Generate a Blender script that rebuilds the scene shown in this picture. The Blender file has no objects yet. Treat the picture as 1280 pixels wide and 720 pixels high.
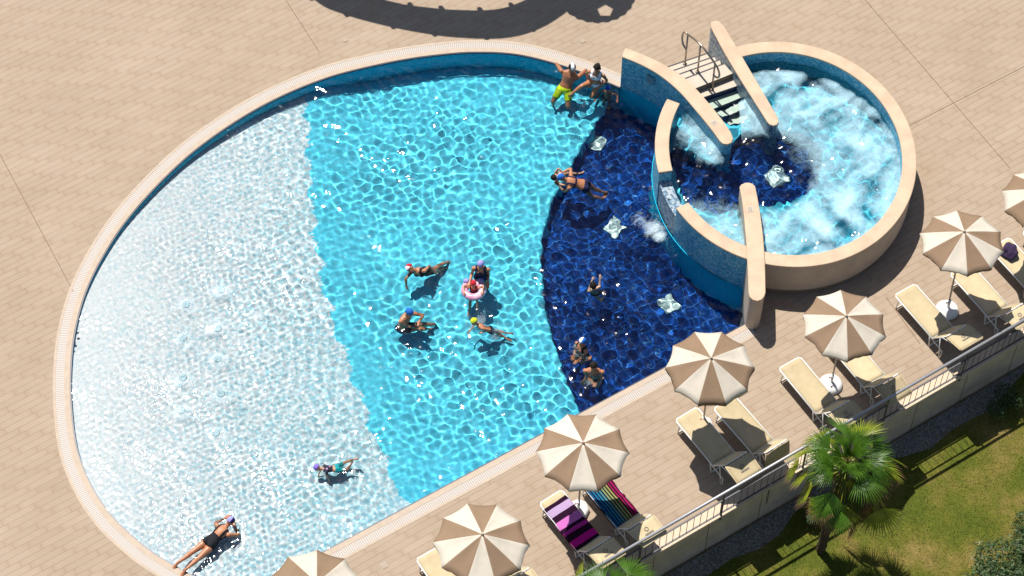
import bpy, bmesh, math, random
import numpy as np
from mathutils import Vector, Matrix
from mathutils.geometry import tessellate_polygon

random.seed(11)
RNG = np.random.default_rng(7)
sc = bpy.context.scene
COL = sc.collection
PI = math.pi

# ------------------------------------------------------------------ camera model
FPX, TILT, DIST = 2750.0, math.radians(34), 48.2
CAM = Vector((0, -DIST * math.sin(TILT), DIST * math.cos(TILT)))
ct, st = math.cos(TILT), math.sin(TILT)

def ray(px, py):
    x, y, z = (px - 640) / FPX, -(py - 360) / FPX, -1.0
    return Vector((x, y * ct - z * st, y * st + z * ct)).normalized()

def P(px, py, z=0.0):
    """where the sight line through a photo pixel meets height z"""
    d = ray(px, py)
    return CAM + d * ((z - CAM.z) / d.z)

def PW(px, py, z, zw=-0.05, n=1.33):
    """the same for a point under water whose surface is at zw"""
    if z >= zw:
        return P(px, py, z)
    d = ray(px, py)
    p = CAM + d * ((zw - CAM.z) / d.z)
    h = Vector((d.x, d.y, 0)) / n
    t = Vector((h.x, h.y, -math.sqrt(1 - h.length_squared)))
    return p + t * ((z - zw) / t.z)

# ------------------------------------------------------------------ helpers
def obj(name, me, mats=None, parent=None, loc=None):
    if isinstance(me, bmesh.types.BMesh):
        m = bpy.data.meshes.new(name)
        me.to_mesh(m); me.free(); me = m
    o = bpy.data.objects.new(name, me)
    COL.objects.link(o)
    for m in (mats if isinstance(mats, (list, tuple)) else [mats] if mats else []):
        me.materials.append(m)
    if parent:
        o.parent = parent
    if loc is not None:
        o.location = loc
    return o

def smooth(o, on=True):
    o.data.polygons.foreach_set('use_smooth', [on] * len(o.data.polygons))
    return o

def empty(name, loc=(0, 0, 0), rz=0.0):
    o = bpy.data.objects.new(name, None)
    COL.objects.link(o)
    o.location = loc; o.rotation_euler = (0, 0, rz)
    o.empty_display_size = .2
    return o

def tag(o, label=None, cat=None, group=None, kind=None):
    if label: o['label'] = label
    if cat: o['category'] = cat
    if group: o['group'] = group
    if kind: o['kind'] = kind
    return o

def copy_tree(o, parent=None):
    c = o.copy(); COL.objects.link(c); c.parent = parent
    for ch in list(o.children):
        copy_tree(ch, c)
    return c

def mesh_of(verts, faces, mi=None):
    m = bpy.data.meshes.new('m')
    m.from_pydata([tuple(v) for v in verts], [], faces)
    if mi is not None:
        m.polygons.foreach_set('material_index', mi)
    m.update()
    return m

def add_box(bm, c, s, rot=None, mi=0):
    r = bmesh.ops.create_cube(bm, size=1.0)
    M = Matrix.Translation(Vector(c)) @ (rot.to_4x4() if rot else Matrix.Identity(4)) @ Matrix.Diagonal((s[0], s[1], s[2], 1))
    bmesh.ops.transform(bm, matrix=M, verts=r['verts'])
    for v in r['verts']:
        for f in v.link_faces: f.material_index = mi

def frame(d):
    d = d.normalized()
    a = Vector((0, 0, 1)) if abs(d.z) < .9 else Vector((1, 0, 0))
    x = a.cross(d).normalized()
    return x, d.cross(x)

def add_tube(bm, pts, r, seg=8, cap=True, mi=0):
    pts = [Vector(p) for p in pts]
    rs = r if isinstance(r, (list, tuple)) else [r] * len(pts)
    rings = []
    x = None
    for i, p in enumerate(pts):
        d = (pts[min(i + 1, len(pts) - 1)] - pts[max(i - 1, 0)])
        if x is None: x, y = frame(d)
        else:
            d.normalize(); x = (x - d * x.dot(d)).normalized(); y = d.cross(x)
        rings.append([bm.verts.new(p + (x * math.cos(a) + y * math.sin(a)) * rs[i]) for a in [2 * PI * k / seg for k in range(seg)]])
    for a, b in zip(rings, rings[1:]):
        for k in range(seg):
            f = bm.faces.new((a[k], a[(k + 1) % seg], b[(k + 1) % seg], b[k])); f.smooth = True; f.material_index = mi
    if cap:
        bm.faces.new(rings[0][::-1]).material_index = mi; bm.faces.new(rings[-1]).material_index = mi

def add_lathe(bm, prof, c=(0, 0, 0), seg=24, mi=0):
    rings = []
    for r, z in prof:
        rings.append([bm.verts.new((c[0] + r * math.cos(2 * PI * k / seg), c[1] + r * math.sin(2 * PI * k / seg), c[2] + z)) for k in range(seg)])
    for a, b in zip(rings, rings[1:]):
        for k in range(seg):
            f = bm.faces.new((a[k], a[(k + 1) % seg], b[(k + 1) % seg], b[k])); f.smooth = True; f.material_index = mi
    bm.faces.new(rings[0][::-1]); bm.faces.new(rings[-1])

def poly_area(p):
    return sum(a[0] * b[1] - b[0] * a[1] for a, b in zip(p, p[1:] + p[:1])) / 2

def prism(poly, z0, z1, side_mi=0, top_mi=0):
    """solid between two heights over a plan polygon"""
    poly = [(p[0], p[1]) for p in poly]
    if poly_area(poly) < 0: poly = poly[::-1]
    n = len(poly)
    v = [(x, y, z0) for x, y in poly] + [(x, y, z1) for x, y in poly]
    f, mi = [], []
    for i in range(n):
        j = (i + 1) % n
        f.append((i, j, n + j, n + i)); mi.append(side_mi)
    for t in tessellate_polygon([[Vector((x, y, 0)) for x, y in poly]]):
        a, b, c = t
        if poly_area([poly[a], poly[b], poly[c]]) < 0: a, c = c, a
        f.append((n + a, n + b, n + c)); mi.append(top_mi)
        f.append((c, b, a)); mi.append(side_mi)
    return mesh_of(v, f, mi)

def strip(outer, inner, z0, z1, mo=0, mn=0, mt=0, closed=False):
    """solid band between an outer and an inner line"""
    n = len(outer)
    v = []
    for o, i in zip(outer, inner):
        v += [(o[0], o[1], z0), (o[0], o[1], z1), (i[0], i[1], z1), (i[0], i[1], z0)]
    f, mi = [], []
    for k in range(n if closed else n - 1):
        a, b = 4 * k, 4 * ((k + 1) % n)
        f += [(a, a + 1, b + 1, b), (a + 1, a + 2, b + 2, b + 1), (a + 2, a + 3, b + 3, b + 2), (a + 3, a, b, b + 3)]
        mi += [mo, mt, mn, mt]
    if not closed:
        e = 4 * (n - 1)
        f += [(0, 3, 2, 1), (e, e + 1, e + 2, e + 3)]; mi += [mo, mo]
    m = mesh_of(v, f, mi)
    bm = bmesh.new(); bm.from_mesh(m); bmesh.ops.recalc_face_normals(bm, faces=bm.faces); bm.to_mesh(m); bm.free()
    return m

def bevel(o, w=.012, seg=2):
    b = o.modifiers.new('bevel', 'BEVEL'); b.width = w; b.segments = seg; b.limit_method = 'ANGLE'; b.angle_limit = math.radians(35)
    return o

def catmull(pts, n=8, closed=False):
    pts = [Vector(p) for p in pts]
    out = []
    N = len(pts)
    for i in range(N if closed else N - 1):
        p1, p2 = pts[i], pts[(i + 1) % N]
        p0 = pts[i - 1] if (i > 0 or closed) else p1 * 2 - p2
        p3 = pts[(i + 2) % N] if (i + 2 < N or closed) else p2 * 2 - p1
        for k in range(n):
            t = k / n
            out.append(.5 * ((2 * p1) + (p2 - p0) * t + (2 * p0 - 5 * p1 + 4 * p2 - p3) * t * t + (3 * p1 - p0 - 3 * p2 + p3) * t ** 3))
    if not closed: out.append(pts[-1])
    return out

def offset_line(pts, d):
    """move an open plan line sideways (to its left for positive d)"""
    out = []
    for i, p in enumerate(pts):
        a, b = pts[max(i - 1, 0)], pts[min(i + 1, len(pts) - 1)]
        t = Vector((b[0] - a[0], b[1] - a[1])).normalized()
        out.append(Vector((p[0] - t.y * d, p[1] + t.x * d, 0)))
    return out

def inside(X, Y, poly):
    r = np.zeros(X.shape, bool)
    n = len(poly)
    for i in range(n):
        x0, y0 = poly[i][0], poly[i][1]; x1, y1 = poly[(i + 1) % n][0], poly[(i + 1) % n][1]
        if y0 == y1: continue
        c = ((y0 > Y) != (y1 > Y)) & (X < (x1 - x0) * (Y - y0) / (y1 - y0) + x0)
        r ^= c
    return r

def grid_mesh(name, x0, x1, y0, y1, stp, zf, keep, mif=None):
    nx, ny = int((x1 - x0) / stp) + 1, int((y1 - y0) / stp) + 1
    X, Y = np.meshgrid(np.linspace(x0, x1, nx), np.linspace(y0, y1, ny))
    Z = zf(X, Y)
    idx = np.arange(nx * ny).reshape(ny, nx)
    F = np.stack([idx[:-1, :-1], idx[:-1, 1:], idx[1:, 1:], idx[1:, :-1]], -1).reshape(-1, 4)
    cx = ((X[:-1, :-1] + X[1:, 1:]) / 2).ravel(); cy = ((Y[:-1, :-1] + Y[1:, 1:]) / 2).ravel()
    kp = keep(cx, cy)
    F = F[kp]
    used = np.unique(F); remap = np.zeros(nx * ny, np.int64); remap[used] = np.arange(len(used))
    V = np.stack([X.ravel(), Y.ravel(), Z.ravel()], -1)[used].astype(np.float32)
    F = remap[F].astype(np.int32)
    m = bpy.data.meshes.new(name)
    m.vertices.add(len(V)); m.vertices.foreach_set('co', V.ravel())
    m.loops.add(F.size); m.loops.foreach_set('vertex_index', F.ravel())
    m.polygons.add(len(F)); m.polygons.foreach_set('loop_start', np.arange(0, F.size, 4, dtype=np.int32))
    m.polygons.foreach_set('use_smooth', np.ones(len(F), bool))
    if mif is not None:
        m.polygons.foreach_set('material_index', mif(cx[kp], cy[kp]).astype(np.int32))
    m.update(calc_edges=True)
    return m, V

# ------------------------------------------------------------------ materials
class NT:
    def __init__(s, name):
        s.m = bpy.data.materials.new(name); s.m.use_nodes = True
        s.N = s.m.node_tree.nodes; s.L = s.m.node_tree.links
        s.b = s.N['Principled BSDF']; s.out = s.N['Material Output']
    def n(s, t, **k):
        o = s.N.new(t)
        for a, v in k.items():
            if a in o.inputs.keys(): o.inputs[a].default_value = v
            else: setattr(o, a, v)
        return o
    def l(s, a, b): s.L.new(a, b)
    def coord(s, kind='Object', scale=(1, 1, 1), rot=(0, 0, 0), loc=(0, 0, 0)):
        t = s.n('ShaderNodeTexCoord'); mp = s.n('ShaderNodeMapping')
        mp.inputs['Scale'].default_value = scale; mp.inputs['Rotation'].default_value = rot; mp.inputs['Location'].default_value = loc
        s.l(t.outputs[kind], mp.inputs[0]); return mp.outputs[0]
    def noise(s, vec, scale, detail=3, rough=.55):
        t = s.n('ShaderNodeTexNoise'); t.inputs['Scale'].default_value = scale; t.inputs['Detail'].default_value = detail; t.inputs['Roughness'].default_value = rough
        if vec is not None: s.l(vec, t.inputs['Vector'])
        return t.outputs[0]
    def ramp(s, fac, stops, interp='LINEAR'):
        r = s.n('ShaderNodeValToRGB'); r.color_ramp.interpolation = interp
        e = r.color_ramp.elements
        while len(e) < len(stops): e.new(.5)
        for k, (p, c) in enumerate(stops):
            e[k].position = p; e[k].color = (c if len(c) == 4 else (*c, 1)) if isinstance(c, tuple) else (c, c, c, 1)
        s.l(fac, r.inputs[0]); return r.outputs[0]
    def mix(s, fac, a, b, mode='MIX'):
        x = s.n('ShaderNodeMix', data_type='RGBA', blend_type=mode)
        for v, i in ((fac, 0), (a, 6), (b, 7)):
            if isinstance(v, (int, float)): x.inputs[i].default_value = v
            elif isinstance(v, tuple): x.inputs[i].default_value = (*v, 1)
            else: s.l(v, x.inputs[i])
        return x.outputs[2]
    def bump(s, h, dist, strength=1.0):
        b = s.n('ShaderNodeBump'); b.inputs['Distance'].default_value = dist; b.inputs['Strength'].default_value = strength
        s.l(h, b.inputs['Height']); s.l(b.outputs[0], s.b.inputs['Normal'])

def simple(name, col, rough=.6, var=.12, scale=14, metal=0.0, spec=.4, bumpd=0.0, kind='Object'):
    t = NT(name)
    t.b.inputs['Roughness'].default_value = rough; t.b.inputs['Metallic'].default_value = metal; t.b.inputs['Specular IOR Level'].default_value = spec
    v = t.coord(kind)
    nz = t.noise(v, scale, 4)
    a = tuple(c * (1 - var) for c in col); b = tuple(min(1, c * (1 + var)) for c in col)
    t.l(t.ramp(nz, [(.3, a), (.7, b)]), t.b.inputs['Base Color'])
    if bumpd: t.bump(nz, bumpd)
    return t.m

# plan direction of the plank rows, read from the pool's straight edge and the railing
_a, _b = P(840, 676.6), P(1194, 471)
U = (_b - _a).normalized(); Vd = Vector((U.y, -U.x, 0))            # along the rail / towards the lawn
ANG = math.atan2(U.y, U.x)

def deck_material():
    """long tiles, each row shifted a little on from the last"""
    t = NT('deck_planks')
    W, H = .74, .150
    def ma(op, a, b=None, c=None):
        m = t.n('ShaderNodeMath', operation=op)
        for k, v in enumerate((a, b, c)):
            if v is None: continue
            if isinstance(v, (int, float)): m.inputs[k].default_value = v
            else: t.l(v, m.inputs[k])
        return m.outputs[0]
    x = t.n('ShaderNodeSeparateXYZ'); t.l(t.coord('Object', rot=(0, 0, -ANG)), x.inputs[0])
    yy = ma('DIVIDE', x.outputs[1], H); row = ma('FLOOR', yy); fy = ma('FRACT', yy)
    wn = t.n('ShaderNodeTexWhiteNoise', noise_dimensions='1D'); t.l(row, wn.inputs['W'])
    xx = ma('ADD', ma('DIVIDE', x.outputs[0], W), ma('MULTIPLY_ADD', row, .27, ma('MULTIPLY', wn.outputs[0], .22)))
    col = ma('FLOOR', xx); fx = ma('FRACT', xx)
    cmb = t.n('ShaderNodeCombineXYZ'); t.l(col, cmb.inputs[0]); t.l(row, cmb.inputs[1])
    wn2 = t.n('ShaderNodeTexWhiteNoise', noise_dimensions='3D'); t.l(cmb.outputs[0], wn2.inputs['Vector'])
    base = t.ramp(wn2.outputs[0], [(0, (.352, .275, .203)), (.5, (.366, .287, .214)), (1, (.380, .299, .224))])
    # tile ends are a little browner than the middles
    ex = ma('ABSOLUTE', ma('SUBTRACT', fx, .5))
    base = t.mix(t.ramp(ex, [(.34, 0.0), (.5, .30)]), base, (.30, .205, .135))
    grain = t.noise(t.coord('Object', rot=(0, 0, -ANG), scale=(3, 40, 1)), 1.6, 4, .6)
    c = t.mix(.5, base, t.ramp(grain, [(.3, (.82, .80, .78)), (.7, (1.0, .99, .98))]), 'MULTIPLY')
    ey = ma('ABSOLUTE', ma('SUBTRACT', fy, .5))
    jy = t.ramp(ey, [(.458, 0.0), (.478, 1.0)]); jx = t.ramp(ex, [(.491, 0.0), (.495, 1.0)])
    jn = ma('MAXIMUM', jy, ma('MULTIPLY', jx, .75))
    jfade = t.ramp(t.noise(t.coord('Object', loc=(3, 9, 0)), .8, 3), [(.35, .34), (.65, .72)])
    c = t.mix(ma('MULTIPLY', jn, jfade), c, (.20, .135, .09))
    blot = t.noise(t.coord('Object'), .5, 5, .62)
    c = t.mix(.8, c, t.ramp(blot, [(.3, (.87, .85, .82)), (.68, (1, 1, 1))]), 'MULTIPLY')
    st2 = t.noise(t.coord('Object', loc=(7, 3, 0)), 1.0, 6, .66)
    c = t.mix(t.ramp(st2, [(.60, 0.0), (.80, .34)]), c, (.31, .20, .11))
    t.l(c, t.b.inputs['Base Color'])
    t.b.inputs['Roughness'].default_value = .75; t.b.inputs['Specular IOR Level'].default_value = .25
    t.bump(jn, -.002)
    return t.m

def mosaic(name, cols, size, grout=None, gw=.06, rough=.35, under=False):
    """small square tiles of mixed colour"""
    t = NT(name)
    v = t.coord('Object', scale=(1 / size,) * 3, rot=(0, 0, -ANG))
    vo = t.n('ShaderNodeTexVoronoi', feature='F1'); vo.inputs['Scale'].default_value = 1.0; vo.inputs['Randomness'].default_value = 0.0
    t.l(v, vo.inputs['Vector'])
    sep = t.n('ShaderNodeSeparateColor'); t.l(vo.outputs['Color'], sep.inputs[0])
    n = len(cols)
    c = t.ramp(sep.outputs[0], [(i / n, cc) for i, cc in enumerate(cols)], 'CONSTANT')
    big = t.noise(t.coord('Object'), .9, 3)
    c = t.mix(.5, c, t.ramp(big, [(.3, (.85, .86, .87)), (.7, (1, 1, 1))]), 'MULTIPLY')
    if grout:
        br = t.n('ShaderNodeTexBrick', offset=0.0)
        for k, x in (('Scale', 1.0), ('Mortar Size', gw * .5), ('Brick Width', 1.0), ('Row Height', 1.0), ('Mortar Smooth', .3)):
            br.inputs[k].default_value = x
        t.l(t.coord('Object', scale=(1 / grout[1],) * 3, rot=(0, 0, -ANG)), br.inputs['Vector'])
        c = t.mix(br.outputs['Fac'], c, grout[0])
    t.l(c, t.b.inputs['Base Color'])
    t.b.inputs['Roughness'].default_value = rough; t.b.inputs['Specular IOR Level'].default_value = .0 if under else .3
    return t.m

M = {}
M['deck'] = deck_material()
M['coping'] = simple('coping_stone', (.50, .365, .25), .7, .12, 3, bumpd=.002)
M['pool_lip'] = simple('pool_lip_stone', (.42, .335, .258), .7, .08, 9)
M['edge_trim'] = simple('dark_edge_tile', (.012, .012, .035), .4)
M['mosaic'] = mosaic('blue_mosaic', [(.09, .34, .50), (.13, .42, .57), (.19, .48, .61), (.10, .37, .53), (.30, .51, .61), (.065, .29, .46)], .05)
M['mosaic_grey'] = mosaic('grey_blue_mosaic', [(.12, .2, .27), (.2, .29, .36), (.3, .37, .42), (.09, .16, .24), (.38, .42, .44)], .05)
M['pool_wall'] = mosaic('aqua_wall_tile', [(.035, .44, .68), (.05, .50, .74), (.03, .40, .63), (.06, .53, .76)], .05, under=True)
M['navy'] = mosaic('navy_floor_tile', [(.004, .036, .19), (.005, .043, .22), (.007, .056, .25), (.004, .030, .155)], .05, ((.04, .14, .34), .28), .05, under=True)
M['aqua'] = mosaic('aqua_floor_tile', [(.095, .60, .79), (.11, .635, .815), (.085, .57, .76), (.13, .65, .83)], .05, under=True)
M['plaster'] = simple('pale_plaster', (.44, .37, .30), .85, .1, 3, bumpd=.003)
M['plinth'] = simple('dark_plinth', (.23, .18, .135), .8)
M['concrete'] = simple('retaining_concrete', (.53, .43, .315), .9, .16, 2.5, bumpd=.004)
M['cap_stone'] = simple('pale_cap_stone', (.56, .45, .33), .8, .08)
M['steel'] = simple('brushed_steel', (.55, .52, .5), .3, .05, metal=1.0)
M['bronze'] = simple('warm_steel', (.42, .33, .27), .32, .06, metal=1.0)
M['rail_dark'] = simple('dark_grey_paint', (.085, .085, .095), .45)
M['rail_light'] = simple('grey_galvanised', (.34, .34, .36), .4, .08, metal=.4)
M['white_paint'] = simple('white_paint', (.78, .77, .74), .45, .04)
M['white_plastic'] = simple('white_plastic', (.80, .78, .76), .4, .05)
M['step_stone'] = simple('pale_step_tile', (.46, .40, .32), .6, .07, 12)
M['step_wet'] = simple('wet_step_tile', (.33, .42, .35), .5, .1, 12)
M['navy_plain'] = simple('navy_riser_tile', (.008, .02, .10), .35, .2)
M['dark_line'] = simple('dark_joint', (.15, .095, .06), .9)
M['sign'] = simple('pale_sign_tile', (.44, .36, .28), .5, .05)
M['grey_metal'] = simple('grey_drain_metal', (.27, .23, .19), .5, .06)

def white_floor():
    """white tiles with more and more pale aqua ones towards the deep end"""
    t = NT('white_floor_tile')
    v = t.coord('Object', scale=(20, 20, 20), rot=(0, 0, -ANG))
    vo = t.n('ShaderNodeTexVoronoi', feature='F1'); vo.inputs['Scale'].default_value = 1.0; vo.inputs['Randomness'].default_value = 0.0
    t.l(v, vo.inputs['Vector'])
    sep = t.n('ShaderNodeSeparateColor'); t.l(vo.outputs['Color'], sep.inputs[0])
    xyz = t.n('ShaderNodeSeparateXYZ'); t.l(t.coord('Object'), xyz.inputs[0])
    mr = t.n('ShaderNodeMapRange'); t.l(xyz.outputs[0], mr.inputs[0])
    mr.inputs[1].default_value = -6.6; mr.inputs[2].default_value = -.4; mr.inputs[3].default_value = -.50; mr.inputs[4].default_value = .38  # light absorbed by deeper water, put into the tile colour as rising aqua
    add = t.n('ShaderNodeMath', operation='ADD'); t.l(sep.outputs[0], add.inputs[0]); t.l(mr.outputs[0], add.inputs[1])
    c = t.ramp(add.outputs[0], [(.0, (.78, .79, .80)), (.45, (.63, .725, .76)), (1.0, (.27, .54, .63))])
    br = t.n('ShaderNodeTexBrick', offset=0.0)
    for k, x in (('Scale', 1.0), ('Mortar Size', .008), ('Brick Width', .30), ('Row Height', .30), ('Mortar Smooth', .3)):
        br.inputs[k].default_value = x
    t.l(t.coord('Object', rot=(0, 0, -ANG)), br.inputs['Vector'])
    c = t.mix(br.outputs['Fac'], c, (.60, .65, .67))
    t.l(c, t.b.inputs['Base Color']); t.b.inputs['Roughness'].default_value = .45; t.b.inputs['Specular IOR Level'].default_value = .2
    return t.m
M['white_floor'] = white_floor()

def grate_material():
    t = NT('white_overflow_grate')
    at = t.n('ShaderNodeAttribute', attribute_name='run')
    w = t.n('ShaderNodeMath', operation='MULTIPLY'); t.l(at.outputs['Fac'], w.inputs[0]); w.inputs[1].default_value = 1 / .045
    fr = t.n('ShaderNodeMath', operation='FRACT'); t.l(w.outputs[0], fr.inputs[0])
    c = t.ramp(fr.outputs[0], [(.0, (.455, .40, .35)), (.70, (.455, .40, .35)), (.74, (.24, .22, .21)), (1.0, (.24, .22, .21))])
    blot = t.noise(t.coord('Object'), 1.6, 4, .6)
    c = t.mix(t.ramp(blot, [(.6, 0.0), (.72, .5)]), c, (.36, .30, .25))
    t.l(c, t.b.inputs['Base Color']); t.b.inputs['Roughness'].default_value = .55; t.b.inputs['Specular IOR Level'].default_value = .25
    return t.m
M['grate'] = grate_material()

def water_material(name, rough=.055, foamy=True, lo=.95, hi=1.5, foamcol=(.62, .76, .82, 1)):
    t = NT(name)
    t.N.remove(t.b)
    fr = t.n('ShaderNodeFresnel'); fr.inputs['IOR'].default_value = 1.33
    rf = t.n('ShaderNodeBsdfRefraction'); rf.inputs['IOR'].default_value = 1.33; rf.inputs['Roughness'].default_value = 0.0
    rf.inputs['Color'].default_value = (.97, .995, 1, 1)
    gl = t.n('ShaderNodeBsdfGlossy'); gl.inputs['Roughness'].default_value = rough
    mx = t.n('ShaderNodeMixShader'); t.l(fr.outputs[0], mx.inputs[0]); t.l(rf.outputs[0], mx.inputs[1]); t.l(gl.outputs[0], mx.inputs[2])
    last = mx.outputs[0]
    if foamy:
        at = t.n('ShaderNodeAttribute', attribute_name='foam')
        v = t.coord('Object')
        dist = t.noise(v, 1.7, 2)
        vv = t.n('ShaderNodeVectorMath', operation='MULTIPLY_ADD'); t.l(v, vv.inputs[0]); vv.inputs[1].default_value = (1, 1, 1)
        cx = t.n('ShaderNodeCombineXYZ'); t.l(dist, cx.inputs[0]); t.l(dist, cx.inputs[1]); t.l(cx.outputs[0], vv.inputs[2])
        n1 = t.noise(vv.outputs[0], 3.6, 9, .72)
        n2 = t.noise(v, 34, 4, .65)
        m1 = t.n('ShaderNodeMath', operation='MULTIPLY_ADD'); t.l(n2, m1.inputs[0]); m1.inputs[1].default_value = .42; t.l(n1, m1.inputs[2])
        ad = t.n('ShaderNodeMath', operation='ADD'); t.l(m1.outputs[0], ad.inputs[0]); t.l(at.outputs['Fac'], ad.inputs[1])
        fac = t.ramp(ad.outputs[0], [(.80, 0.0), (1.0, .28)])
        mr = t.n('ShaderNodeMapRange'); t.l(ad.outputs[0], mr.inputs[0])
        mr.inputs[1].default_value = lo; mr.inputs[2].default_value = hi; mr.inputs[3].default_value = 0.0; mr.inputs[4].default_value = .95
        df = t.n('ShaderNodeBsdfDiffuse'); df.inputs['Color'].default_value = foamcol
        m2 = t.n('ShaderNodeMixShader'); gate = t.n('ShaderNodeMath', operation='MULTIPLY'); t.l(mr.outputs[0], gate.inputs[0]); t.l(t.ramp(at.outputs['Fac'], [(.03, 0.0), (.2, 1.0)]), gate.inputs[1]); t.l(gate.outputs[0], m2.inputs[0]); t.l(last, m2.inputs[1]); t.l(df.outputs[0], m2.inputs[2])
        last = m2.outputs[0]
    t.l(last, t.out.inputs['Surface'])
    return t.m
M['water'] = water_material('pool_water_surface')
M['spa_water'] = water_material('whirlpool_water_surface', .08, True, .80, 1.62, (.42, .65, .75, 1))

# ------------------------------------------------------------------ pool plan
ZW = -.05
oval_px = [(300, 741), (270, 731), (240, 718), (213, 703), (189, 688), (167, 670), (142, 646), (121, 617), (107, 589), (97, 560), (91, 520), (89, 475), (92, 430), (99, 394), (110, 360), (127, 325), (152, 285), (185, 245),
           (227, 203), (266, 172), (312, 142), (356, 119), (400, 101), (440, 89), (500, 76), (550, 69), (594, 66), (645, 68.6), (697, 81), (740, 96), (774, 110)]
oval = catmull([P(x, y) for x, y in oval_px], 6)
s0, s1 = P(318, 735.5), P(934, 402.5)
straight = [s0.lerp(s1, k / 30) for k in range(31)]
# jacuzzi ring read at its coping height
ZR = 1.08
def ring_pt(tdeg, z=ZR):
    a = math.radians(tdeg)
    return P(982.3 + 163.7 * math.cos(a), 192.7 + 141 * math.sin(a + .08), z)
RC = sum((ring_pt(k * 10) for k in range(36)), Vector()) / 36
def ring(t0, t1, inset=0.0, n=None):
    n = n or max(2, int(abs(t1 - t0) / 2.5) + 1)
    out = []
    for k in range(n):
        a = t0 + (t1 - t0) * k / (n - 1)
        p = ring_pt(a); q = (ring_pt(a + 1) - ring_pt(a - 1)).normalized()
        nn = Vector((q.y, -q.x, 0))
        if nn.dot(RC - p) < 0: nn = -nn
        out.append(Vector((p.x, p.y, 0)) + Vector((nn.x, nn.y, 0)) * inset)
    return out
ZA = 1.10
wallA_l = [(777.2, 70.6), (802, 81), (826, 94.8), (850.3, 115.4), (872.7, 141.3), (888.2, 160.2), (900.2, 176.4)]
wallA_r = [(914, 165.4), (902, 148.2), (877.8, 118.9), (857.2, 98.2), (831.3, 81), (802, 67.2), (781.4, 59.3)]
A_poly = catmull([P(x, y, ZA) for x, y in wallA_l], 4) + [P(x, y, ZA) for x, y in ((904, 179.6), (909.5, 180.4), (914.6, 178.3), (916.5, 173))] + catmull([P(x, y, ZA) for x, y in wallA_r], 4)
wallB = [(888.2, 27.6), (888.9, 34.5), (905.4, 65.5), (926, 99.9), (946.8, 132.7), (958.8, 151.6), (962, 155.3), (966.5, 157), (971, 156), (973.8, 152.5), (972.6, 146.4), (950.2, 108.5), (926, 67.2), (905.4, 32.7), (900, 27.2), (895, 25.2)]
B_poly = [P(x, y, ZA) for x, y in wallB]
wallC = [(924.4, 233.5), (926.5, 230.3), (931, 228.3), (936.4, 228), (941, 229.4), (944.3, 233), (946.7, 244.8), (950.9, 268.9), (954.3, 296.5), (956.4, 327.5), (957.1, 365.4), (955.6, 370.5), (952, 374.5), (946.7, 376.3), (941.2, 374.6), (937.2, 371), (935.7, 365.5), (934.7, 337.8), (933, 303.4), (930.6, 275.8), (927.8, 251.7)]
ZC = 1.14
C_poly = [P(x, y, ZC) for x, y in wallC]
A_mid = [(a + b) / 2 for a, b in zip([P(x, y, ZA) for x, y in wallA_l], [P(x, y, ZA) for x, y in wallA_r[::-1]])]
flat = lambda p: Vector((p.x, p.y, 0))
closing = [flat(p) for p in A_mid[:5]] + [flat(p) for p in ring(206, 112, .2)] + [flat(sum(C_poly[10:16], Vector()) / 6)]
pool_poly = oval + closing + straight[::-1]
pool_line = straight[::-1] + [P(308, 740)] + oval         # visible water edge, from the pillar round to the stair wall
_c = (P(500, 400))
sgn = 1.0 if (offset_line(pool_line, .1)[60] - _c).length > (pool_line[60] - _c).length else -1.0
W_ = [offset_line(pool_line, sgn * d) for d in (0, .03, .15, .33, .39)]

# deck edge = top of the retaining wall
EDGE0, EDGE1 = _a - U * 16, _a + U * 20
closing_deck = [flat(p) for p in A_mid[:3]] + [flat(p) for p in ring(240, 465, .16)] + [closing[-1]]
deck_hole = W_[4] + closing_deck
deck_outer = [EDGE0, EDGE1, EDGE1 - Vd * 34, EDGE0 - Vd * 34]
def sheet_with_hole(outer, hole, z):
    pl = [[Vector((p.x, p.y, 0)) for p in outer], [Vector((p.x, p.y, 0)) for p in hole]]
    allp = pl[0] + pl[1]
    fs = []
    for a, b, c in tessellate_polygon(pl):
        if poly_area([allp[a], allp[b], allp[c]]) < 0: a, c = c, a
        fs.append((a, b, c))
    return mesh_of([(p.x, p.y, z) for p in allp], fs)
tag(obj('deck', sheet_with_hole(deck_outer, deck_hole, 0), M['deck']), kind='structure')

# ------------------------------------------------------------------ swimming pool
pool = empty('swimming_pool', P(480, 400, -1.4))
tag(pool, 'oval swimming pool tiled white, aqua and navy with one straight side', 'swimming pool')
PINV = Matrix.Translation(-pool.location)
def pobj(name, me, mats, parent):
    """a part whose mesh is given in world coordinates"""
    me.transform(Matrix.Translation(-parent.location))
    return obj(name, me, mats, parent)

def band(name, i, j, z0, z1, mat):
    m = strip(W_[j], W_[i], z0, z1)
    if name == 'overflow_grate':
        at = m.attributes.new('run', 'FLOAT', 'POINT')
        L, acc = [], 0.0
        for k, p in enumerate(W_[i]):
            if k: acc += (p - W_[i][k - 1]).length
            L += [acc] * 4
        at.data.foreach_set('value', L)
    return pobj(name, m, mat, pool)
band('edge_trim', 0, 1, -.5, -.002, M['edge_trim'])
band('coping', 1, 2, -.3, .006, M['pool_lip'])
band('overflow_grate', 2, 3, -.3, .002, M['grate'])
band('outer_coping', 3, 4, -.3, .005, M['pool_lip'])
# pool wall below the trim, as its own slab
pobj('wall', strip(offset_line(pool_line, sgn * .25), offset_line(pool_line, -sgn * .004), -1.6, ZW + .012, 0, 0, 0), M['pool_wall'], pool)

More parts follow.
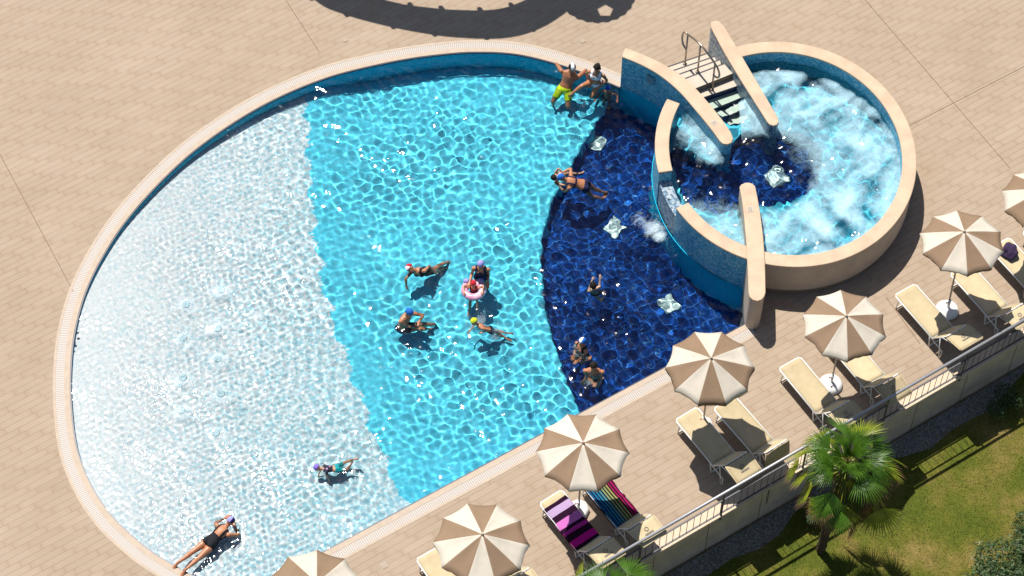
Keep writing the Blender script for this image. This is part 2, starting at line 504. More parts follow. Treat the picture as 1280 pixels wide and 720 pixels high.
bound1 = [PW(x, y, -.6) for x, y in ((382, 70), (383, 110), (384, 150), (387, 220), (393, 290), (405, 360), (418, 410), (440, 470), (468, 545), (494, 606), (520, 660))]
bound2 = [PW(x, y, -1.1) for x, y in ((775, 95), (765, 130), (745, 165), (715, 215), (690, 262), (680, 300), (678, 335), (684, 395), (698, 450), (712, 485), (730, 530))]
bpx = np.array([p.x for p in bound1]); bpy_ = np.array([p.y for p in bound1])
b2x = np.array([p.x for p in bound2]); b2y = np.array([p.y for p in bound2])
def side_of(X, Y, bx, by):
    o = np.argsort(by)
    return X - np.interp(Y, by[o], bx[o])
xl = P(89, 475).x
def sstep(x): 
    x = np.clip(x, 0, 1); return x * x * (3 - 2 * x)
def floor_z(X, Y):
    d1 = side_of(X, Y, bpx, bpy_); d2 = side_of(X, Y, b2x, b2y)
    # the beach: distance from the oval's left edge along x
    e = np.clip((X - xl) / (np.interp(Y, bpy_[np.argsort(bpy_)], bpx[np.argsort(bpy_)]) - xl), 0, 1)
    z = -.07 - .40 * e
    z = z - .30 * sstep(d1 / 1.6)
    z = z - .48 * sstep(d2 / .10 + .5)
    return z
def floor_mi(X, Y):
    d1 = side_of(X, Y, bpx, bpy_); d2 = side_of(X, Y, b2x, b2y)
    j = RNG.normal(size=np.shape(X)) * .02 + .06 * np.sin(5.1 * Y) + .05 * np.sin(11.3 * Y + 1) 
    return np.where(d2 + j * .5 > 0, 2, np.where(d1 + j > 0, 1, 0))
xs = [p.x for p in pool_poly]; ys = [p.y for p in pool_poly]
BB = (min(xs) - .3, max(xs) + .3, min(ys) - .3, max(ys) + .3)
out_poly = offset_line(pool_line, sgn * .12) + closing
fm, _ = grid_mesh('floor', *BB, .036, floor_z, lambda x, y: inside(x, y, out_poly), floor_mi)
fl = pobj('floor', fm, [M['white_floor'], M['aqua'], M['navy']], pool)

# water surface with real waves
jets_px = [(276.7, 362.5), (233, 382), (272.5, 411), (229, 424), (272, 449), (229, 474), (276, 492.5), (227, 515), (270, 542)]
jets = [PW(x, y, -.3) for x, y in jets_px]
def wave_set(rng, n, l0, l1, slope):
    return [(rng.uniform(l0, l1), rng.uniform(0, 2 * PI), rng.uniform(0, 2 * PI), slope * math.sqrt(2 / n)) for _ in range(n)]
def waves(ws, X, Y):
    Z = np.zeros_like(X)
    for L, th, ph, s in ws:
        k = 2 * PI / L
        Z += s / k * np.sin(k * (X * math.cos(th) + Y * math.sin(th)) + ph)
    return Z
WS1 = wave_set(RNG, 90, .14, .35, .083)
WS2 = wave_set(RNG, 60, .10, .19, .070)
WS3 = wave_set(RNG, 16, .7, 2.2, .035)
# ripples spread from each swimmer and each jet
ripple_px = [(418, 588, 1.1), (270, 672, .5), (530, 340, .8), (598, 352, .8), (512, 400, .8), (600, 410, .9), (712, 232, .8), (730, 440, .9), (742, 365, .7), (720, 125, 1.0), (815, 285, 1.5), (760, 120, .8)]
ripples = [(P(x, y, ZW), s) for x, y, s in ripple_px]
def pool_z(X, Y):
    d1 = side_of(X, Y, bpx, bpy_)
    w = sstep((d1 + 3.4) / 4.0)
    calm = .62 + .55 * sstep(.5 + .55 * np.sin(.9 * X + 1.3 * np.sin(.7 * Y)) * np.sin(1.1 * Y + .8 * np.sin(.6 * X) + 1))
    # stirred (nearly flat but finely rippled) water over the bubbling jets
    Zs = (waves(WS1, X, Y) * (.22 + .78 * w) + waves(WS2, X, Y) * (1.0 - .65 * w)) * calm
    Z = Zs + waves(WS3, X, Y)
    rx = np.sqrt((X - jets[4].x + .2) ** 2 + (Y - jets[4].y) ** 2 * .5)
    Z = Z + .0016 * np.sin(2 * PI * rx / .24) * np.exp(-((rx - 1.5) / 1.1) ** 2)
    for j in jets:
        r = np.sqrt((X - j.x) ** 2 + (Y - j.y) ** 2)
        Z = Z - Zs * .75 * np.exp(-(r / .30) ** 4)
        Z = Z + .010 * np.exp(-(r / .16) ** 2) + .0010 * np.cos(2 * PI * r / .17) * np.exp(-(r / .45) ** 2)
    for p, s in ripples:
        r = np.sqrt((X - p.x) ** 2 + (Y - p.y) ** 2)
        Z = Z + .0022 * s * np.sin(2 * PI * r / .20) * np.exp(-((r - .55) / .5) ** 2)
    return ZW + Z
wm, WV = grid_mesh('pool_water', *BB, .019, pool_z, lambda x, y: inside(x, y, out_poly))
def add_foam(m, V, blobs, base=0.0):
    F = np.full(len(V), base)
    for c, rx, a in blobs:
        r2 = ((V[:, 0] - c.x) ** 2 + (V[:, 1] - c.y) ** 2) / rx ** 2
        F = np.maximum(F, base + a * np.exp(-r2))
    at = m.attributes.new('foam', 'FLOAT', 'POINT'); at.data.foreach_set('value', F.astype(np.float32))
add_foam(wm, WV, [(P(x, y + 2, ZW), .34, .37) for x, y in jets_px] + [(P(816, 284, ZW), .30, .52), (P(824, 294, ZW), .2, .6), (P(803, 273, ZW), .4, .34), (P(596, 402, ZW), .45, .30), (P(620, 415, ZW), .4, .28), (P(725, 125, ZW), .5, .22), (P(725, 440, ZW), .35, .26), (P(738, 470, ZW), .35, .26), (P(540, 335, ZW), .3, .2)])
tag(obj('pool_water', wm, M['water']), kind='structure')

# bubbling floor jets
proto = None
for k, j in enumerate(jets):
    if proto is None:
        bm = bmesh.new(); add_lathe(bm, [(.075, 0), (.075, .012), (.055, .02), (.05, .006), (.0, .004)] if False else [(.085, 0), (.085, .012), (.06, .022), (.035, .008), (.004, .006)], seg=20)
        o = obj('floor_jet', bm, simple('jet_grey', (.30, .48, .54), .4))
        proto = o
    else:
        o = proto.copy(); COL.objects.link(o)
    z = float(floor_z(np.array([j.x]), np.array([j.y]))[0])
    o.location = (j.x, j.y, z + .002)
    tag(o, 'grey bubbling floor jet set in the white shallow end', 'floor jet', 'bubbling floor jets in the shallow end')

# ------------------------------------------------------------------ whirlpool tub
tub = empty('whirlpool_tub', flat(RC))
tub.rotation_euler = (0, 0, 0)
tag(tub, 'raised round whirlpool tub with peach stone rim and foaming water', 'whirlpool')
TD0, TD1, TW0, TW1, TE = -117, 103, 147, 166, 205
def tpart(name, me, mats): return pobj(name, me, mats, tub)
def arc_body(t0, t1, i0, i1, z0, z1, mo, mn, mt):
    return strip(ring(t0, t1, i0), ring(t0, t1, i1), z0, z1, mo, mn, mt)
ms = [M['plaster'], M['mosaic'], M['coping']]
tpart('outer_wall', arc_body(TD0, TD1, .012, .30, .17, ZR - .06, 0, 1, 1), ms)
tpart('plinth', arc_body(TD0, TD1, .06, .30, -.4, .17, 0, 0, 0), M['plinth'])
tpart('pool_side_wall', arc_body(TD1, TW0, .012, .30, -1.6, ZR - .06, 1, 1, 1), ms)
tpart('pool_side_wall', arc_body(TW1, TE, .012, .30, -1.6, ZR - .06, 1, 1, 1), ms)
ZS = .70
tpart('overflow_weir', arc_body(TW0, TW1, .03, .30, -1.6, ZS + .018, 1, 1, 1), [M['plaster'], M['mosaic_grey'], M['mosaic_grey']])
bevel(tpart('rim_coping', arc_body(TD0, TW0, 0, .32, ZR - .058, ZR, 0, 0, 0), M['coping']), .02)
bevel(tpart('rim_coping', arc_body(TW1, TE, 0, .32, ZR - .058, ZR, 0, 0, 0), M['coping']), .02)
M['ledge'] = mosaic('teal_ledge_tile', [(.025, .58, .86), (.03, .62, .88), (.02, .54, .83)], .05, under=True)
tpart('underwater_wall', arc_body(TD1 + 1, TE, -.012, .0, -1.6, ZW + .012, 0, 0, 0), M['ledge'])
# floor: pale bench all round, navy well in the middle
tub_in = [flat(p) for p in ring(0, 357.5, .25)]
well_px = [(974, 172), (1002, 177), (1020, 190), (1026, 206), (1023, 227), (1012, 245), (985, 258), (947, 264), (915, 270), (885, 270), (856, 254), (843, 215), (838, 196), (846, 192), (871, 205), (900, 214), (912, 195), (920, 180), (947, 169)]
well = catmull([PW(x, y, -.2, ZS) for x, y in well_px], 5, True)
def tub_z(X, Y): return np.where(inside(X, Y, well), -.30, .12)
def tub_mi(X, Y): return np.where(inside(X, Y, well), 0, 1)
tb = (min(p.x for p in tub_in), max(p.x for p in tub_in), min(p.y for p in tub_in), max(p.y for p in tub_in))
fm2, _ = grid_mesh('tub_floor', *tb, .05, tub_z, lambda x, y: inside(x, y, tub_in), tub_mi)
fm2.polygons.foreach_set('use_smooth', np.zeros(len(fm2.polygons), bool))
M['bench'] = mosaic('pale_aqua_bench_tile', [(.07, .49, .65), (.09, .53, .69), (.06, .45, .61)], .05, under=True)
tpart('floor', fm2, [M['navy'], M['bench']])
# water
WS4 = wave_set(RNG, 40, .14, .34, .17)
WS5 = wave_set(RNG, 16, .4, .9, .10)
tub_w = [flat(p) for p in ring(0, 357.5, .06)]
stair_cut = [flat(p) for p in A_mid[:6]] + [flat(P(930, 110, ZA))] + [flat(P(893, 36, ZA)), flat(P(780, 20, ZA))]
def spa_z(X, Y): return ZS + waves(WS4, X, Y) * .75 + waves(WS5, X, Y)
entry_poly = [P(x, y, .8) for x, y in ((785, 85), (850, 125), (905, 135), (935, 118), (925, 85), (893, 45), (840, 40), (800, 55))]
sw, SV = grid_mesh('whirlpool_water', *(tb[0] - .2, tb[1] + .2, tb[2] - .2, tb[3] + .2), .026, spa_z, lambda x, y: inside(x, y, tub_w) & ~inside(x, y, [flat(p) for p in entry_poly]))
dx, dy = SV[:, 0] - RC.x, SV[:, 1] - RC.y
ang = np.degrees(np.arctan2(dy, dx)); rad = np.sqrt(dx ** 2 + dy ** 2)
wellc = P(955, 215, ZS)
dw = np.sqrt((SV[:, 0] - wellc.x) ** 2 + (SV[:, 1] - wellc.y) ** 2)
F = np.where(dx > -.9, .46, 0) * sstep((dw - .85) / .45) * sstep((2.72 - rad) / .14)
# jets blow streaks inwards from the rim
_sr = np.random.default_rng(5); stk = np.zeros_like(rad)
wx = SV[:, 0] + .22 * np.sin(3.1 * SV[:, 1] + 1.3) + .12 * np.sin(6.7 * SV[:, 1] - 2 * SV[:, 0]); wy = SV[:, 1] + .22 * np.sin(2.7 * SV[:, 0] + .4) + .12 * np.sin(7.3 * SV[:, 0] + 2 * SV[:, 1])
for k_ in range(24):
    L_, th_, ph_ = _sr.uniform(.35, 1.5), _sr.uniform(0, 6.28), _sr.uniform(0, 6.28)
    stk += np.sin(2 * PI / L_ * (wx * math.cos(th_) + wy * math.sin(th_)) + ph_) * .042
for k_ in range(12):
    stk += np.cos(np.radians(ang) * int(_sr.integers(4, 30)) + _sr.uniform(0, 6.28) + 2.5 * np.sin(rad * _sr.uniform(1, 3) + _sr.uniform(0, 6))) * .014
F = np.clip(F + stk * (F > .05) * sstep((rad - .9) / .8), 0, 1)
for c, r, a in [(P(868, 165, ZS), .42, .55), (P(886, 185, ZS), .36, .6), (P(893, 197, ZS), .2, .5), (P(905, 285, ZS), .6, .5), (P(875, 270, ZS), .5, .32), (P(928, 300, ZS), .5, .5), (P(970, 222, ZS), .25, .25), (P(1010, 190, ZS), .5, .22)]:
    F = np.maximum(F, a * 1.1 * np.exp(-((SV[:, 0] - c.x) ** 2 + (SV[:, 1] - c.y) ** 2) / r ** 2))
at = sw.attributes.new('foam', 'FLOAT', 'POINT'); at.data.foreach_set('value', F.astype(np.float32))
tag(obj('whirlpool_water', sw, M['spa_water']), kind='structure')

# pale square inlet plates on the navy floors
plate_m = simple('pale_plate', (.55, .74, .70), .4, .12, 20)
plate_hole = simple('plate_slot', (.2, .35, .4), .5)
spots = [(835, 381, .0, 'pale square floor plate near the pillar, lying in clear navy water'), (768, 285, .3, 'pale square floor plate beside the white splash in the navy pool'), (745, 180, .5, 'pale square floor plate on the edge of aqua and navy floor near the divider')]
for x, y, a, lab in spots:
    z = float(floor_z(np.array([PW(x, y, -1.3).x]), np.array([PW(x, y, -1.3).y]))[0])
    e = empty('floor_plate', PW(x, y, z) + Vector((0, 0, .03)), ANG + a)
    tag(e, lab, 'floor plate')
    bm = bmesh.new(); add_box(bm, (0, 0, 0), (.40, .40, .05)); bevel(obj('plate', bm, plate_m, e), .015)
    bm = bmesh.new()
    for k in range(5): add_box(bm, (-.13 + .065 * k, 0, .027), (.012, .30, .006))
    obj('slot', bm, plate_hole, e)
for x, y, lab in [(970, 222, 'pale square floor plate in the navy well of the whirlpool'), (893, 196, 'pale square floor plate beside the stair wall under the whirlpool jet')]:
    e = empty('floor_plate', PW(x, y, -.28, ZS) + Vector((0, 0, .03)), ANG)
    tag(e, lab, 'floor plate')
    bm = bmesh.new(); add_box(bm, (0, 0, 0), (.46, .46, .05)); bevel(obj('plate', bm, plate_m, e), .015)
    bm = bmesh.new()
    for k in range(5): add_box(bm, (-.13 + .065 * k, 0, .027), (.012, .34, .006))
    obj('slot', bm, plate_hole, e)

# divider walls beside the stairs and the pillar wall
def shrink(poly, d):
    c = sum(poly, Vector()) / len(poly)
    n = len(poly); out = []
    s = 1 if poly_area([(p.x, p.y) for p in poly]) > 0 else -1
    for i in range(n):
        t = (poly[(i + 1) % n] - poly[i - 1]); t.z = 0; t.normalize()
        out.append(Vector((poly[i].x - t.y * d * s, poly[i].y + t.x * d * s, 0)))
    return out
def sign_plate(parent, p, ang, tilt_face=None):
    bm = bmesh.new()
    add_box(bm, (0, 0, .003), (.15, .15, .006))
    o = obj('sign', bm, M['sign'], parent); o.location = p - parent.location; o.rotation_euler = (0, 0, ang)
    bm = bmesh.new()
    add_box(bm, (0, .03, .0075), (.07, .018, .003)); add_box(bm, (-.02, -.01, .0075), (.02, .05, .003)); add_box(bm, (.025, -.015, .0075), (.018, .06, .003)); add_box(bm, (0, -.045, .0075), (.09, .012, .003))
    obj('pictogram', bm, M['grey_metal'], o)
def divider(label, poly, z, zb, mats, smi):
    e = empty('divider_wall', flat(sum(poly, Vector()) / len(poly)))
    tag(e, label, 'wall')
    pobj('wall', prism(shrink(poly, .012), zb, z - .06, smi, smi), mats, e)
    bevel(pobj('coping', prism(poly, z - .058, z), M['coping'], e), .02)
    return e
dA = divider('curved blue mosaic wall with peach coping on the pool side of the stairs', A_poly, ZA, -1.6, [M['mosaic']], 0)
pobj('underwater_wall', prism(shrink(A_poly, .002), -1.6, ZW + .012), M['ledge'], dA)
dB = divider('straight grey mosaic wall with peach coping between stairs and foaming tub', B_poly, ZA, -.6, [M['mosaic_grey']], 0)
dC = divider('short wall ending in a rounded pillar across the tub rim near the deck', C_poly, ZC, -1.6, [M['plaster']], 0)
sign_plate(dA, P(893, 153.5, ZA), -.75); sign_plate(dC, P(937.5, 261.5, ZC), .1)
# framed plaque on the pool face of the first wall
pl = (P(808, 97, .72)); pn = None
q0, q1 = flat(P(802, 81, ZA)), flat(P(826, 94.8, ZA))
pd = (q1 - q0).normalized(); mid = (q0 + q1) / 2; nrm = Vector((pd.y, -pd.x, 0))
if nrm.y > 0: nrm = -nrm
bm = bmesh.new(); add_box(bm, (0, 0, 0), (.22, .02, .24)); pq = obj('plaque', bm, simple('blue_plaque', (.12, .26, .36), .4), dA)
pq.location = Vector((mid.x, mid.y, .76)) + nrm * .012 - dA.location; pq.rotation_euler = (0, 0, math.atan2(pd.y, pd.x))
bm = bmesh.new()
for k in range(3): add_box(bm, (0, 0, .06 - .06 * k), (.14, .026, .018))
obj('lettering', bm, M['grey_metal'], pq)

# ------------------------------------------------------------------ stairs between the walls
stairs = empty('stairs', flat(P(880, 100, .4)))
tag(stairs, 'pale stone stairs over the rim, lower treads with navy risers under water', 'stairs')
# left and right limits of each nosing (photo pixels, height)
def zz(x, y): return 740 + x / 2.902, y / 2.902
up = [((262, 243), (440, 185), .17), ((285, 257), (450, 200), .34), ((312, 270), (462, 212), .51), ((340, 283), (475, 225), .68), ((365, 300), (485, 240), .80)]
PLAT = .86
# stepping up: each slab starts at its nosing and runs on under the next
def ln(p, q, z):
    a, b = P(*zz(*p), z), P(*zz(*q), z); return flat(a), flat(b)
STEPDIR = None
noses_up = [((258, 246), (440, 184), .2), ((282, 258), (452, 200), .4), ((308, 270), (464, 214), .62), ((334, 284), (478, 229), .86)]
noses_dn = [((372, 322), (512, 266), .86), ((405, 352), (530, 310), .70), ((440, 395), (550, 350), .52), ((474, 438), (570, 398), .34), ((500, 474), (588, 440), .16), ((514, 522), (604, 488), -.02)]
def slab(a, b, z0, z1, mats, name='step'):
    m = prism([a[0], a[1], b[1], b[0]], z0, z1, 1, 0)
    return pobj(name, m, mats, stairs)
for i in range(len(noses_up)):
    a = ln(*noses_up[i]); zt = noses_up[i][2]
    b = ln(*noses_up[i + 1]) if i + 1 < len(noses_up) else ln(*noses_dn[0])
    bevel(slab(a, b, -.3, zt, [M['step_stone'], M['plinth']], 'step' if i < 3 else 'landing'), .012)
nz = simple('dark_nosing', (.05, .04, .05), .6)
for i in range(4):
    a = ln(*noses_up[i]); zt = noses_up[i][2]
    b = ln(*noses_up[i + 1]) if i < 3 else ln(*noses_dn[0])
    d0, d1 = (b[0] - a[0]).normalized() * .035, (b[1] - a[1]).normalized() * .035
    pobj('nosing', prism([a[0], a[1], a[1] + d1, a[0] + d0], zt - .02, zt + .004), nz, stairs)
for i in range(len(noses_dn) - 1):
    a = ln(*noses_dn[i]); b = ln(*noses_dn[i + 1]); zt = noses_dn[i + 1][2]
    sub = zt < ZS - .02
    # the tread at height zt runs from the riser under the nosing above to its own nosing
    aw = [flat(p) for p in a]; 
    slab(aw, b, -.3, zt, [M['step_wet'] if sub else M['step_stone'], M['navy_plain'] if i >= 0 else M['plinth']], 'step')

# stair handrail
hr = empty('stair_handrail', P(*zz(383, 260), PLAT))
tag(hr, 'bent steel handrail with three posts standing in the middle of the stairs', 'handrail')
f0, f1, f2 = P(*zz(337, 233), .62), P(*zz(383, 262), .86), P(*zz(435, 325), .70)
t0, t1, t2 = P(*zz(346, 128), .62 + 0.98), P(*zz(394, 150), .86 + .98), P(*zz(446, 212), .70 + .98)
t0 = Vector((f0.x, f0.y, 1.62)); t1 = Vector((f1.x, f1.y, 1.80)); t2 = Vector((f2.x, f2.y, 1.62))
def hr_part(name, pts, r):
    bm = bmesh.new(); add_tube(bm, [Vector(p) - hr.location for p in pts], r, 10); return obj(name, bm, M['bronze'], hr)
for f, t in ((f0, t0), (f1, t1), (f2, t2)):
    hr_part('post', [f, t], .022)
    bm = bmesh.new(); add_lathe(bm, [(.05, 0), (.05, .012), (.024, .03)], Vector(f) - hr.location, 14); obj('post_foot', bm, M['bronze'], hr)
d01 = (t1 - t0); d12 = (t2 - t1); d12n = Vector((d12.x, d12.y, 0)).normalized(); d01n = Vector((d01.x, d01.y, 0)).normalized()
loop0 = catmull([f0 + Vector((0, 0, .52)), f0 - d01n * .16 + Vector((0, 0, .58)), t0 - d01n * .20 - Vector((0, 0, .16)), t0 - d01n * .10 + Vector((0, 0, .03)), t0 + Vector((0, 0, .05)), t1 + Vector((0, 0, .03)), t2 + Vector((0, 0, .0)), t2 + d12n * .16 - Vector((0, 0, .18)), t2 + d12n * .14 - Vector((0, 0, .36)), t2 - Vector((0, 0, .42))], 7)
hr_part('rail', loop0, .024)

# ------------------------------------------------------------------ retaining wall, lawn, railing
ZL = -1.32
wl = empty('retaining_wall', flat(_a + U * 2))
tag(wl, 'beige concrete retaining wall below the deck railing with dark weep stains', 'wall')
wr = math.atan2(U.y, U.x)
wl.rotation_euler = (0, 0, wr)
L0, L1 = -14, 16
bm = bmesh.new(); add_box(bm, ((L0 + L1) / 2, .10, (ZL - .3 - .062) / 2), (L1 - L0, .20, -ZL + .3 - .062)); obj('wall', bm, M['concrete'], wl)
bm = bmesh.new(); add_box(bm, ((L0 + L1) / 2, .075, -.014), (L1 - L0, .31, .06)); bevel(obj('cap', bm, M['cap_stone'], wl), .01)
bm = bmesh.new()
for k in range(22):
    add_box(bm, (L0 + .7 + k * 1.36, -.001, ZL / 2 - .1), (.014, .006, -ZL - .05))
obj('panel_joint', bm, M['dark_line'], wl)
stain = simple('dark_weep_stain', (.20, .155, .105), .9, .35, 9)
bm = bmesh.new()
for px, w, h in ((1001, .10, .5), (947, .05, .7), (1146, .06, .6), (1075, .05, .6)):
    s = (flat(P(px, 600, -.4)) - _a).dot(U) - 2
    add_box(bm, (s, -.002, -.12 - h / 2), (w, .004, h))
obj('stain', bm, stain, wl)

def lawn_material():
    t = NT('lawn_soil_and_turf')
    v = t.coord('Object')
    n1 = t.noise(v, .9, 5, .65); n2 = t.noise(v, 26, 3, .7); n3 = t.noise(v, 5, 4, .6)
    c = t.ramp(n1, [(.30, (.070, .092, .014)), (.48, (.108, .115, .020)), (.60, (.175, .140, .042)), (.72, (.25, .18, .075))])
    c = t.mix(.75, c, t.ramp(n2, [(.3, (.45, .5, .4)), (.7, (1.25, 1.2, 1.1))]), 'MULTIPLY')
    c = t.mix(.5, c, t.ramp(n3, [(.3, (.7, .75, .6)), (.7, (1.1, 1.1, 1.0))]), 'MULTIPLY')
    t.l(c, t.b.inputs['Base Color']); t.b.inputs['Roughness'].default_value = .95; t.b.inputs['Specular IOR Level'].default_value = .1
    t.bump(n2, .008)
    return t.m
def slabpoly(s0, s1, d0, d1, z):
    o = _a
    pts = [o + U * s0 + Vd * d0, o + U * s1 + Vd * d0, o + U * s1 + Vd * d1, o + U * s0 + Vd * d1]
    return mesh_of([(p.x, p.y, z) for p in pts], [(0, 3, 2, 1)] if poly_area([(p.x, p.y) for p in pts]) < 0 else [(0, 1, 2, 3)])
tag(obj('lawn', slabpoly(-30, 40, .05, 40, ZL), lawn_material()), kind='structure')
gv = NT('grey_gravel'); vv = gv.coord('Object')
gvo = gv.n('ShaderNodeTexVoronoi'); gvo.inputs['Scale'].default_value = 38; gv.l(vv, gvo.inputs['Vector'])
gs = gv.n('ShaderNodeSeparateColor'); gv.l(gvo.outputs['Color'], gs.inputs[0])
gv.l(gv.ramp(gs.outputs[0], [(0, (.10, .095, .085)), (.5, (.19, .175, .155)), (1, (.31, .29, .26))]), gv.b.inputs['Base Color']); gv.b.inputs['Roughness'].default_value = .9; gv.bump(gvo.outputs['Distance'], .02)
# gravel strip with a wavy lawn side
gp = [(_a + U * s + Vd * .06) for s in np.linspace(-16, 18, 60)]
gq = [(_a + U * s + Vd * (.42 + .16 * math.sin(s * 1.1) + .10 * math.sin(s * 3.1 + 1))) for s in np.linspace(-16, 18, 60)]
gvts = [(p.x, p.y, ZL + .004) for p in gp] + [(p.x, p.y, ZL + .004) for p in gq]
gm = mesh_of(gvts, [(60 + i, 61 + i, i + 1, i) for i in range(59)])
tag(obj('gravel_strip', gm, gv.m), kind='structure')

# grass blades over the lawn in view
def blades(n, mat):
    s = RNG.uniform(-7, 13, n); d = RNG.uniform(.15, 7, n)
    keep = d > .42 + .16 * np.sin(s * 1.1) + .10 * np.sin(s * 3.1 + 1) - .1
    s, d = s[keep], d[keep]; n = len(s)
    base = np.array(_a)[None, :2] + s[:, None] * np.array(U)[None, :2] + d[:, None] * np.array(Vd)[None, :2]
    a = RNG.uniform(0, 2 * PI, n); w = RNG.uniform(.006, .012, n); h = RNG.uniform(.012, .038, n); ln_ = RNG.uniform(.0, .05, n); b = RNG.uniform(0, 2 * PI, n)
    V = np.zeros((n, 3, 3), np.float32)
    V[:, 0, :2] = base + np.stack([np.cos(a), np.sin(a)], -1) * w[:, None]; V[:, 1, :2] = base - np.stack([np.cos(a), np.sin(a)], -1) * w[:, None]
    V[:, 2, :2] = base + np.stack([np.cos(b), np.sin(b)], -1) * ln_[:, None]
    V[:, :2, 2] = ZL - .002; V[:, 2, 2] = ZL + h
    m = bpy.data.meshes.new('grass'); m.vertices.add(3 * n); m.vertices.foreach_set('co', V.ravel())
    m.loops.add(3 * n); m.loops.foreach_set('vertex_index', np.arange(3 * n, dtype=np.int32))
    m.polygons.add(n); m.polygons.foreach_set('loop_start', np.arange(0, 3 * n, 3, dtype=np.int32))
    m.update(calc_edges=True)
    return obj('grass', m, mat)
gt = NT('grass_blade'); gvv = gt.coord('Object')
g1 = gt.noise(gvv, .9, 5, .65); g2 = gt.noise(gvv, 30, 2)
gc = gt.ramp(g1, [(.30, (.085, .118, .016)), (.50, (.130, .148, .026)), (.62, (.20, .175, .055)), (.74, (.28, .21, .09))])
gc = gt.mix(.6, gc, gt.ramp(g2, [(.3, (.6, .65, .5)), (.7, (1.2, 1.2, 1.1))]), 'MULTIPLY')
gt.l(gc, gt.b.inputs['Base Color']); gt.b.inputs['Roughness'].default_value = .8; gt.b.inputs['Specular IOR Level'].default_value = .15
tag(blades(90000, gt.m), kind='stuff', label='short sunburnt lawn grass with yellowed patches', cat='grass')

# railing on the wall face
rl = empty('deck_railing', flat(_a) + Vector((0, 0, -.1)), wr)
tag(rl, 'dark metal deck railing with a pale round handrail along the retaining wall', 'railing')
def rail_local(p): q = p - _a; return q.dot(U), -q.dot(Vd)
S0, S1 = -5.2, 12.6
post_s = [rail_local(P(x, y, -.02))[0] for x, y in ((794, 698), (897, 640), (1001, 583), (1101, 524), (1196, 466))]
stp = (post_s[-1] - post_s[0]) / 4
post_s = [post_s[0] - 2 * stp, post_s[0] - stp] + post_s + [post_s[-1] + stp]
RO = -.05    # stands a little outside the wall face
for s in post_s:
    bm = bmesh.new(); add_box(bm, (s, RO, .46), (.05, .02, 1.10)); add_box(bm, (s, RO + .03, .02), (.09, .06, .12))
    bevel(obj('post', bm, M['rail_dark'], rl), .004)
bm = bmesh.new(); add_tube(bm, [(S0, RO, 1.06), (S1, RO, 1.06)], .033, 12); obj('handrail', bm, M['rail_light'], rl)
bm = bmesh.new(); add_box(bm, ((S0 + S1) / 2, RO, .76), (S1 - S0, .03, .024)); obj('middle_rail', bm, M['rail_dark'], rl)
bm = bmesh.new(); add_box(bm, ((S0 + S1) / 2, RO, .22), (S1 - S0, .03, .024)); obj('bottom_rail', bm, M['rail_dark'], rl)
nb = 98; b0 = None
for k in range(nb):
    s = -4.4 + k * .168
    if b0 is None:
        bm = bmesh.new(); add_tube(bm, [(0, 0, -.26), (0, 0, .26)], .007, 6); b0 = obj('baluster', bm, M['rail_dark'], rl); b = b0
    else:
        b = b0.copy(); COL.objects.link(b); b.parent = rl
    b.location = (s, RO, .49)

# ------------------------------------------------------------------ deck details
def joint(p, q):
    a, b = P(*p), P(*q); t = (b - a).normalized(); n = Vector((-t.y, t.x, 0)) * .006
    m = mesh_of([(v.x, v.y, .004) for v in (a - n, b - n, b + n, a + n)], [(0, 1, 2, 3)])
    tag(obj('expansion_joint', m, M['dark_line']), kind='structure')
for p, q in (((-15, 165), (92, 365)), ((352, -8), (399, 65)), ((1078, -4), (1262, 210)), ((1135, 158), (1290, 78)), ((1108, 372), (1150, 430))): joint(p, q)
for x, y, lab in ((480, 707, 'small square drain cover in the deck between the two left parasols'), (431, 50, 'small square drain cover in the deck below the long curved shadow'), (728, 51, 'small square drain cover in the deck above the man in yellow shorts')):
    e = empty('drain_cover', P(x, y, .001), ANG)
    tag(e, lab, 'drain cover')
    bm = bmesh.new(); add_box(bm, (0, 0, .004), (.13, .13, .008)); obj('frame', bm, M['grey_metal'], e)
    bm = bmesh.new(); add_box(bm, (0, 0, .0095), (.10, .10, .004)); obj('lid', bm, simple('drain_lid', (.34, .265, .19), .7), e)

# ------------------------------------------------------------------ parasols
def cloth(name, col):
    t = NT(name)
    v = t.coord('Object')
    wv = t.noise(t.coord('Object', scale=(60, 60, 60)), 3, 2); big = t.noise(v, 3.5, 4, .6)
    c = t.mix(1.0, (*col,), t.ramp(wv, [(.3, (.9, .9, .9)), (.7, (1.06, 1.06, 1.06))]), 'MULTIPLY')
    c = t.mix(.7, c, t.ramp(big, [(.3, (.86, .85, .83)), (.7, (1.03, 1.03, 1.03))]), 'MULTIPLY')
    oi = t.n('ShaderNodeObjectInfo'); c = t.mix(1.0, c, t.ramp(oi.outputs['Random'], [(0, (.90, .895, .885)), (1, (1.05, 1.05, 1.05))]), 'MULTIPLY')
    t.l(c, t.b.inputs['Base Color']); t.b.inputs['Roughness'].default_value = .9; t.b.inputs['Specular IOR Level'].default_value = .1
    t.bump(wv, .0008)
    tr = t.n('ShaderNodeBsdfTranslucent'); t.l(c, tr.inputs['Color'])
    mx = t.n('ShaderNodeMixShader'); mx.inputs[0].default_value = .18
    t.l(t.b.outputs[0], mx.inputs[1]); t.l(tr.outputs[0], mx.inputs[2]); t.l(mx.outputs[0], t.out.inputs['Surface'])
    return t.m
M['cream'] = cloth('cream_canvas', (.66, .60, .51)); M['taupe'] = cloth('taupe_canvas', (.30, .205, .135))
M['pole'] = simple('parasol_pole', (.42, .33, .26), .4, .05)

